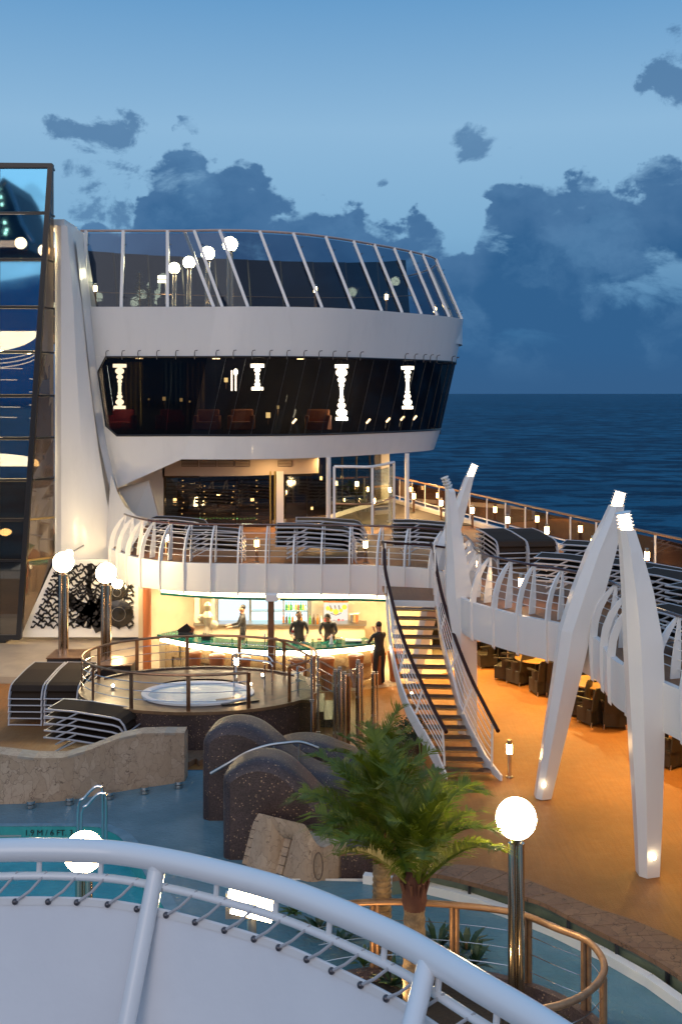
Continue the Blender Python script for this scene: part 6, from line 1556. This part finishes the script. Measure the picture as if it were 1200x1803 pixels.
# garden circle: dark mosaic kerb, soil, sandy floor
gi = thing('garden_circle', 'round planting bed edged with dark mosaic inside the lazy river', 'planting bed', (1.2, 12.8, 0))
GC = Vector((1.0, 12.9, 0)); gx, gy = 2.35, 1.75
ge = lambda f, z: closed([GC+N_((gx*f*math.cos(2*PI*i/72), gy*f*math.sin(2*PI*i/72), z)) for i in range(72)])
MB().grid([ge(1.02, 0), ge(1.02, .22), ge(.95, .24), ge(.93, .1)]).build('kerb', M['mosaic'], gi, smooth=True)
MB().add(ge(.94, .10)[:-1], [tuple(range(72))]).build('soil', M['soil'], gi)
MB().add([GC+N_((x, y, .112)) for x, y in ((.55, -1.4), (1.6, -1.1), (2.1, -.3), (1.9, .35), (1.4, .25), (1.0, -.4), (.2, -.9), (-.2, -1.4))], [tuple(range(8))]).build('sandy_floor', mat('sand_floor', (.45, .30, .13), .7, col2=(.36, .24, .10), nscale=4), gi)
gl = thing('garden_railing', 'thick copper coloured railing curving round the palm bed', 'railing', GC+N_((0, 0, .2)))
hp = catmull([Wz(x, y, 1.12) for x, y in ((560, 1600), (625, 1590), (700, 1588), (780, 1592), (860, 1600), (920, 1611), (980, 1635), (1030, 1655), (1055, 1680), (1063, 1705), (1052, 1730), (1022, 1755), (985, 1770), (950, 1778), (915, 1790))], 6)
MB().tube(hp, .045, 12).build('handrail', M['copper'], gl, smooth=True)
for z in (.38, .62, .86): MB().tube([N_((p.x, p.y, z)) for p in hp], .006, 5).build('wire', M['chrome'], gl)
hl = resample(hp, .1)
for px in (664, 800, 931, 1026):
    p = min(hl[:int(len(hl)*.75)], key=lambda q: abs(q.x*F/q.y+600-px))
    for s in (-.035, .035): MB().tube([N_((p.x+s, p.y, .15)), N_((p.x+s, p.y, 1.10))], .035, 10).build('post', M['copper'], gl, smooth=True)
p = min(hl, key=lambda q: (q-Wz(1063, 1712, 1.12)).length)
for s in (-.05, .05): MB().tube([N_((p.x, p.y+s, .15)), N_((p.x, p.y+s, 1.10))], .035, 10).build('post', M['copper'], gl, smooth=True)
p = min(hl, key=lambda q: (q-Wz(960, 1776, 1.12)).length); MB().tube([N_((p.x, p.y, .15)), N_((p.x, p.y, 1.10))], .035, 10).build('post', M['copper'], gl, smooth=True)
# ================================================================== PALMS
rp_ = random.Random(21)
def frond_mesh(L, droop, rise, seed, nl=46, ll=.34):
    r = random.Random(seed); b = MB(); pts = []
    n = 16
    for i in range(n+1):
        f = i/n; x = L*(f-.12*f*f*droop); z = rise*L*math.sin(f*PI*.5)-droop*L*.55*f**2.6
        pts.append(Vector((x, .03*L*math.sin(f*2.2+seed), z)))
    b.tube(pts, [.016*(1-.75*i/n) for i in range(n+1)], 4)
    for k in range(nl):
        f = .13+.87*k/nl; i = f*n; i0 = min(int(i), n-1); p = pts[i0].lerp(pts[i0+1], i-i0); t = (pts[i0+1]-pts[i0]).normalized()
        w = math.sin(min(1, (f-.05)*1.25)*PI)**.55 if f < .85 else .75*(1-f)/.15+.25
        for s in (-1, 1):
            l_ = ll*w*r.uniform(.85, 1.15); side = Vector((0, s, 0)); up = side.cross(t)*-s if s > 0 else side.cross(t)
            up = Vector((-t.z, 0, t.x))
            d = (t*r.uniform(.65, .9)+side*.75+up*r.uniform(.05, .35)).normalized()
            tip = p+d*l_+Vector((0, 0, -.10*l_-l_*l_*.5*r.random())); mid = p+d*l_*.5+Vector((0, 0, .01)); wd = t*.0085
            b.add([p-wd, p+wd, mid+wd*.9, tip, mid-wd*.9], [(0, 1, 2, 4), (4, 2, 3)])
    me = bpy.data.meshes.new('frond'); me.from_pydata([tuple(v) for v in b.v], [], b.f); me.update(); me.materials.append(M['leaf']); return me
FR = [frond_mesh(1.0, .25+.2*(i % 3), .40, i, 64, .31) for i in range(6)]
def palm(x, y, zb, zc, r0, r1, n, L, label, ringed, spread=(8, 72), lean=(0, 0), seed=1):
    t = thing('palm_tree', label, 'palm', (x, y, zb)); rr_ = random.Random(seed)
    prof = []; k = 0; z = 0; hh = zc-zb
    while z < hh:
        f = z/hh; r_ = r0+(r1-r0)*f
        if ringed: prof += [(r_*.90, z), (r_*1.06, z+.055), (r_*1.02, z+.075)]; z += .085
        else: prof += [(r_*(1+.05*math.sin(z*40)), z)]; z += .04
    MB().lathe(prof, (x, y, zb), 20).build('trunk', M['trunk'], t, smooth=True)
    MB().lathe([(r1*1.0, hh-.05), (r1*1.1, hh), (r1*1.0, hh+.1), (r1*.7, hh+.3)] if ringed else [(r1*1.0, hh-.28), (r1*1.25, hh-.14), (r1*1.15, hh+.1), (r1*.7, hh+.3)], (x, y, zb), 16).build('crown_shaft', M['fibre'], t, smooth=True)
    for k in range(12):
        a = k*2*PI/12+rr_.random()*.4
        MB().tube([Vector((x+r1*.8*math.cos(a), y+r1*.8*math.sin(a), zc-.15)), Vector((x+r1*1.5*math.cos(a), y+r1*1.5*math.sin(a), zc+.15))], [.03, .018], 5).build('leaf_stub', M['fibre'], t)
    for k in range(n):
        f = k/n; a = k*2.399+rr_.uniform(-.2, .2); el_ = R(spread[1]-(spread[1]-spread[0])*f+rr_.uniform(-8, 8))
        o = bpy.data.objects.new('frond', FR[rr_.randrange(6)]); COL.objects.link(o); o.parent = t
        o.location = (math.cos(a)*r1*.6, math.sin(a)*r1*.6, hh+.05+.12*(1-f))
        o.rotation_euler = (rr_.uniform(-.35, .35), -el_*.9, a); s = L*rr_.uniform(.85, 1.1)*(1.0 if f > .15 else .85); o.scale = (s, s*1.0, s)
    return t
pA = Wy(672, 1600, 15.0); palm(pA.x, 15.0, .1, H-(1500-693)*15.0/F, .145, .125, 25, 1.62, 'palm with a pale ringed trunk, left of the pair in the garden circle', True, (0, 80), seed=4)
pB = Wy(729, 1640, 13.9); palm(pB.x, 13.9, .1, H-(1560-693)*13.9/F-.05, .16, .135, 23, 1.42, 'nearer palm with red brown fibre under its crown', False, (6, 80), seed=9)
palm(px_x(668, 18.6), 18.6, 0, H-(1385-693)*18.6/F, .14, .12, 13, 1.15, 'smaller palm crown rising behind the pair', False, (20, 78), seed=14)
for k, (x, y, e_) in enumerate(((.62, 13.9, 14), (1.45, 13.0, 9))):
    t = thing('garden_spot', ['small uplight at the foot of the ringed palm trunk', 'small uplight at the foot of the nearer palm'][k], 'spot light', (x, y, .11))
    MB().tube([(x, y, .11), (x, y, .2)], .05, 12).build('housing', M['black'], t); MB().tube([(x, y, .2), (x, y, .205)], .04, 12).build('lens', M['spot'], t)
    ld = bpy.data.lights.new('uplight', 'AREA'); ld.shape = 'DISK'; ld.size = .08; ld.energy = e_; ld.color = (1.0, .62, .26)
    lo = bpy.data.objects.new('uplight', ld); COL.objects.link(lo); lo.parent = t; lo.location = (0, 0, .11); lo.rotation_euler = (R(180), 0, 0)
# low plants in the bed
def plant(x, y, z, s, label, seed, n=14, mt=None):
    t = thing('leafy_plant', label, 'plant', (x, y, z), group='low plants in the palm bed'); r = random.Random(seed)
    for k in range(n):
        a = r.random()*2*PI; e = r.uniform(.4, 1.2); L_ = s*r.uniform(.7, 1.1); d = Vector((math.cos(a)*math.cos(e), math.sin(a)*math.cos(e), math.sin(e))); sd = d.cross(N_((0, 0, 1))).normalized()*s*.09
        p = Vector((x, y, z)); m_ = p+d*L_*.55; tip = p+d*L_+N_((0, 0, -.2*L_))
        MB().slab([[p-sd*.3, m_-sd, tip-sd*.1], [p+sd*.3, m_+sd, tip+sd*.1]], (0, 0, .004)).build('leaf', mt or M['leafdark'], t)
    MB().tube([Vector((x, y, z)), Vector((x, y, z+.1))], .02, 6).build('stem', M['trunk'], t)
pls = [(800, 1690), (835, 1700), (770, 1672), (640, 1700), (600, 1670), (560, 1640), (520, 1610), (690, 1735), (820, 1672), (620, 1640)]
M['leafmid'] = mat('mid_green_leaf', (.05, .10, .02), .45)
for k, (x, y) in enumerate(pls):
    p = Wz(x, y, .12); plant(p.x, p.y, .11, .38+.06*(k % 3), ['broad leaved plant right of the nearer palm trunk', 'dark plant beside the lamp post foot', 'plant at the base of the nearer palm', 'plant glimpsed below the white rail, middle', 'plant under the white rail, left of the ringed trunk', 'plant in the left of the palm bed', 'leftmost plant of the palm bed', 'plant seen in the gap below the white rail', 'small plant at the bed rim right of the palms', 'plant just left of the ringed trunk'][k], k, 16, M['leafmid'] if k % 3 == 0 else None)
p = Wz(722, 1325, 0); t = thing('dark_shrub', 'dark round shrub at the foot of the staircase', 'shrub', p); r = random.Random(8)
MB().lathe([(.3, 0), (.36, .3), (.34, .32), (.26, .06)], p, 18).build('pot', M['mosaic'], t, smooth=True)
b = MB()
for k in range(700):
    d = Vector((r.gauss(0, 1), r.gauss(0, 1), r.gauss(0, 1))).normalized()*r.uniform(.15, .42); c = p+N_((0, 0, .55))+Vector((d.x, d.y, d.z*.75)); s1 = Vector((r.uniform(-1, 1), r.uniform(-1, 1), r.uniform(-1, 1)))*.05; s2 = Vector((r.uniform(-1, 1), r.uniform(-1, 1), r.uniform(-1, 1)))*.03
    b.add([c, c+s1, c+s1+s2, c+s2*1.3], [(0, 1, 2, 3)])
b.build('foliage', M['leafdark'], t)
for k, (x, yb, yt_, Yk) in enumerate(((246, 540, 480, 39.5), (262, 540, 505, 40.2))):
    p0 = Wy(x, yb, Yk); p1 = Wy(x, yt_, Yk); t = thing('conifer', ['small dark conifer in the middle of the top deck', 'lower dark conifer right of the taller one on the top deck'][k], 'conifer', (p0.x, Yk, 10.27))
    MB().tube([Vector((p0.x, Yk, 10.27)), Vector((p0.x, Yk, p1.z))], [.05, .01], 6).build('trunk', M['trunk'], t)
    b = MB(); hh = p1.z-10.3; r = random.Random(k)
    for q in range(260):
        f = r.random()**.8; a = r.random()*2*PI; rad_ = .45*(1-f)+.04; c = Vector((p0.x+rad_*math.cos(a)*r.random(), Yk+rad_*math.sin(a)*r.random(), 10.35+hh*f)); d = Vector((math.cos(a), math.sin(a), -.3))*.16
        sd = Vector((-math.sin(a), math.cos(a), 0))*.04; b.add([c-sd, c+sd, c+d], [(0, 1, 2)])
    b.build('foliage', M['leafdark'], t)
# half-hidden globe lamp and twin tube light by the pool
globe_lamp(148, 1500, 12.5, -.3, 'globe lamp half hidden behind the white foreground rail', .235, .10)
t = thing('twin_light', 'bright twin tube light behind the white foreground rail', 'light', Wy(443, 1600, 9.0)); 
for y, w in ((1577, 80), (1606, 72)):
    a, b_ = Wy(443-w/2, y-8, 9.0), Wy(443+w/2, y+9, 9.0); MB().tube([a, b_], .045, 10).build('tube', M['globe'], t, smooth=True)
MB().tube([Wy(443, 1592, 9.1), Wy(443, 2100, 9.1)], .04, 8).build('post', M['steel'], t); MB().box(Wy(443, 1593, 9.12), (.45, .06, .22)).build('bracket', M['steel'], t)

# ================================================================== FOREGROUND CURVED WHITE SCREEN
ft_ = thing('curved_truss', 'thick white curved tube frame with laced white canvas in the foreground', 'canvas screen', (0, 4, 5))
ZR = 6.02
mp_ = [Wz(x, y, ZR) for x, y in ((-160, 1512), (-80, 1501), (0, 1497), (100, 1496.5), (200, 1501), (300, 1517), (400, 1540), (500, 1568), (600, 1607), (700, 1652), (762, 1687), (837, 1733), (933, 1790), (1030, 1855), (1120, 1930))]
mc = catmull(mp_, 6)
MB().tube(mc, .054, 20).build('main_tube', M['pipe'], ft_, smooth=True)
ml = resample(mc, .02)
def inward(i): 
    t_ = ml[min(i+1, len(ml)-1)]-ml[max(i-1, 0)]; return Vector((t_.y, -t_.x, 0)).normalized()
lower = [ml[i]+inward(i)*.015+N_((0, 0, -.118)) for i in range(len(ml))]
MB().tube(lower[::3], .019, 10).build('lower_tube', M['pipe'], ft_, smooth=True)
topm = [ml[i]+inward(i)*.05+N_((0, 0, -.205)) for i in range(len(ml))]
rows = []
for k in range(9):
    f = k/8; rows.append([topm[i]+inward(i)*(.30*f)+N_((0, 0, -1.15*f+.004*math.sin(i*.9)*(1 if k == 0 else 0))) for i in range(0, len(topm), 2)])
MB().grid(rows).build('canvas', M['mem'], ft_, smooth=True)
MB().tube([p for p in topm[::3]], .007, 5).build('hem', M['mem'], ft_, smooth=True)
MB().grid([[topm[i]+inward(i)*.006+N_((0, 0, .002)) for i in range(0, len(topm), 2)], [topm[i]+inward(i)*.012+N_((0, 0, -.028)) for i in range(0, len(topm), 2)]]).build('reinforced_edge', M['white2'], ft_, smooth=True)
# upright tubes in front of the canvas
def imax(px): return min(range(len(ml)), key=lambda i: abs(ml[i].x*F/ml[i].y+600-px))
for px, yt_, xb in ((277, 1518, 212), (756, 1690, 712)):
    i = imax(px); a = ml[i]; zb = 4.6; nn = inward(i)
    b_ = a+N_((0, 0, -1.3))+nn*.42
    bot = Wy(xb, 1860, a.y-.28)
    MB().tube([a, bot], .040, 14).build('upright_tube', M['pipe'], ft_, smooth=True)
    MB().tube([a, a+(bot-a)*.06], [.05, .041], 14).build('weld_fillet', M['pipe'], ft_, smooth=True)
# lacing
xs_ = [-25, 30, 85, 138, 192, 243, 293, 345, 396, 448, 493, 543, 590, 636, 683, 728, 775, 822, 868, 915]
for k, px in enumerate(xs_):
    i = min(range(len(topm)), key=lambda j: abs(topm[j].x*F/topm[j].y+600-px)); g_ = topm[i]+inward(i)*.014+N_((0, 0, -.012))
    MB().sphere(g_, .015, 10, 6).build('grommet', mat('dark_grommet', (.12, .11, .12), .35, .7) if 'dark_grommet' not in bpy.data.materials else bpy.data.materials['dark_grommet'], ft_, smooth=True)
    q = lower[min(i+7, len(lower)-1)]
    MB().tube([g_, (g_+q)/2+inward(i)*.02, q+N_((0, 0, .02))], .007, 6).build('lacing_cord', mat('grey_cord', (.45, .44, .45), .6) if 'grey_cord' not in bpy.data.materials else bpy.data.materials['grey_cord'], ft_)
    if k % 2 == 0 and i+14 < len(ml):
        MB().tube([ml[i+12], lower[i+12]], .013, 8).build('spacer', M['pipe'], ft_)
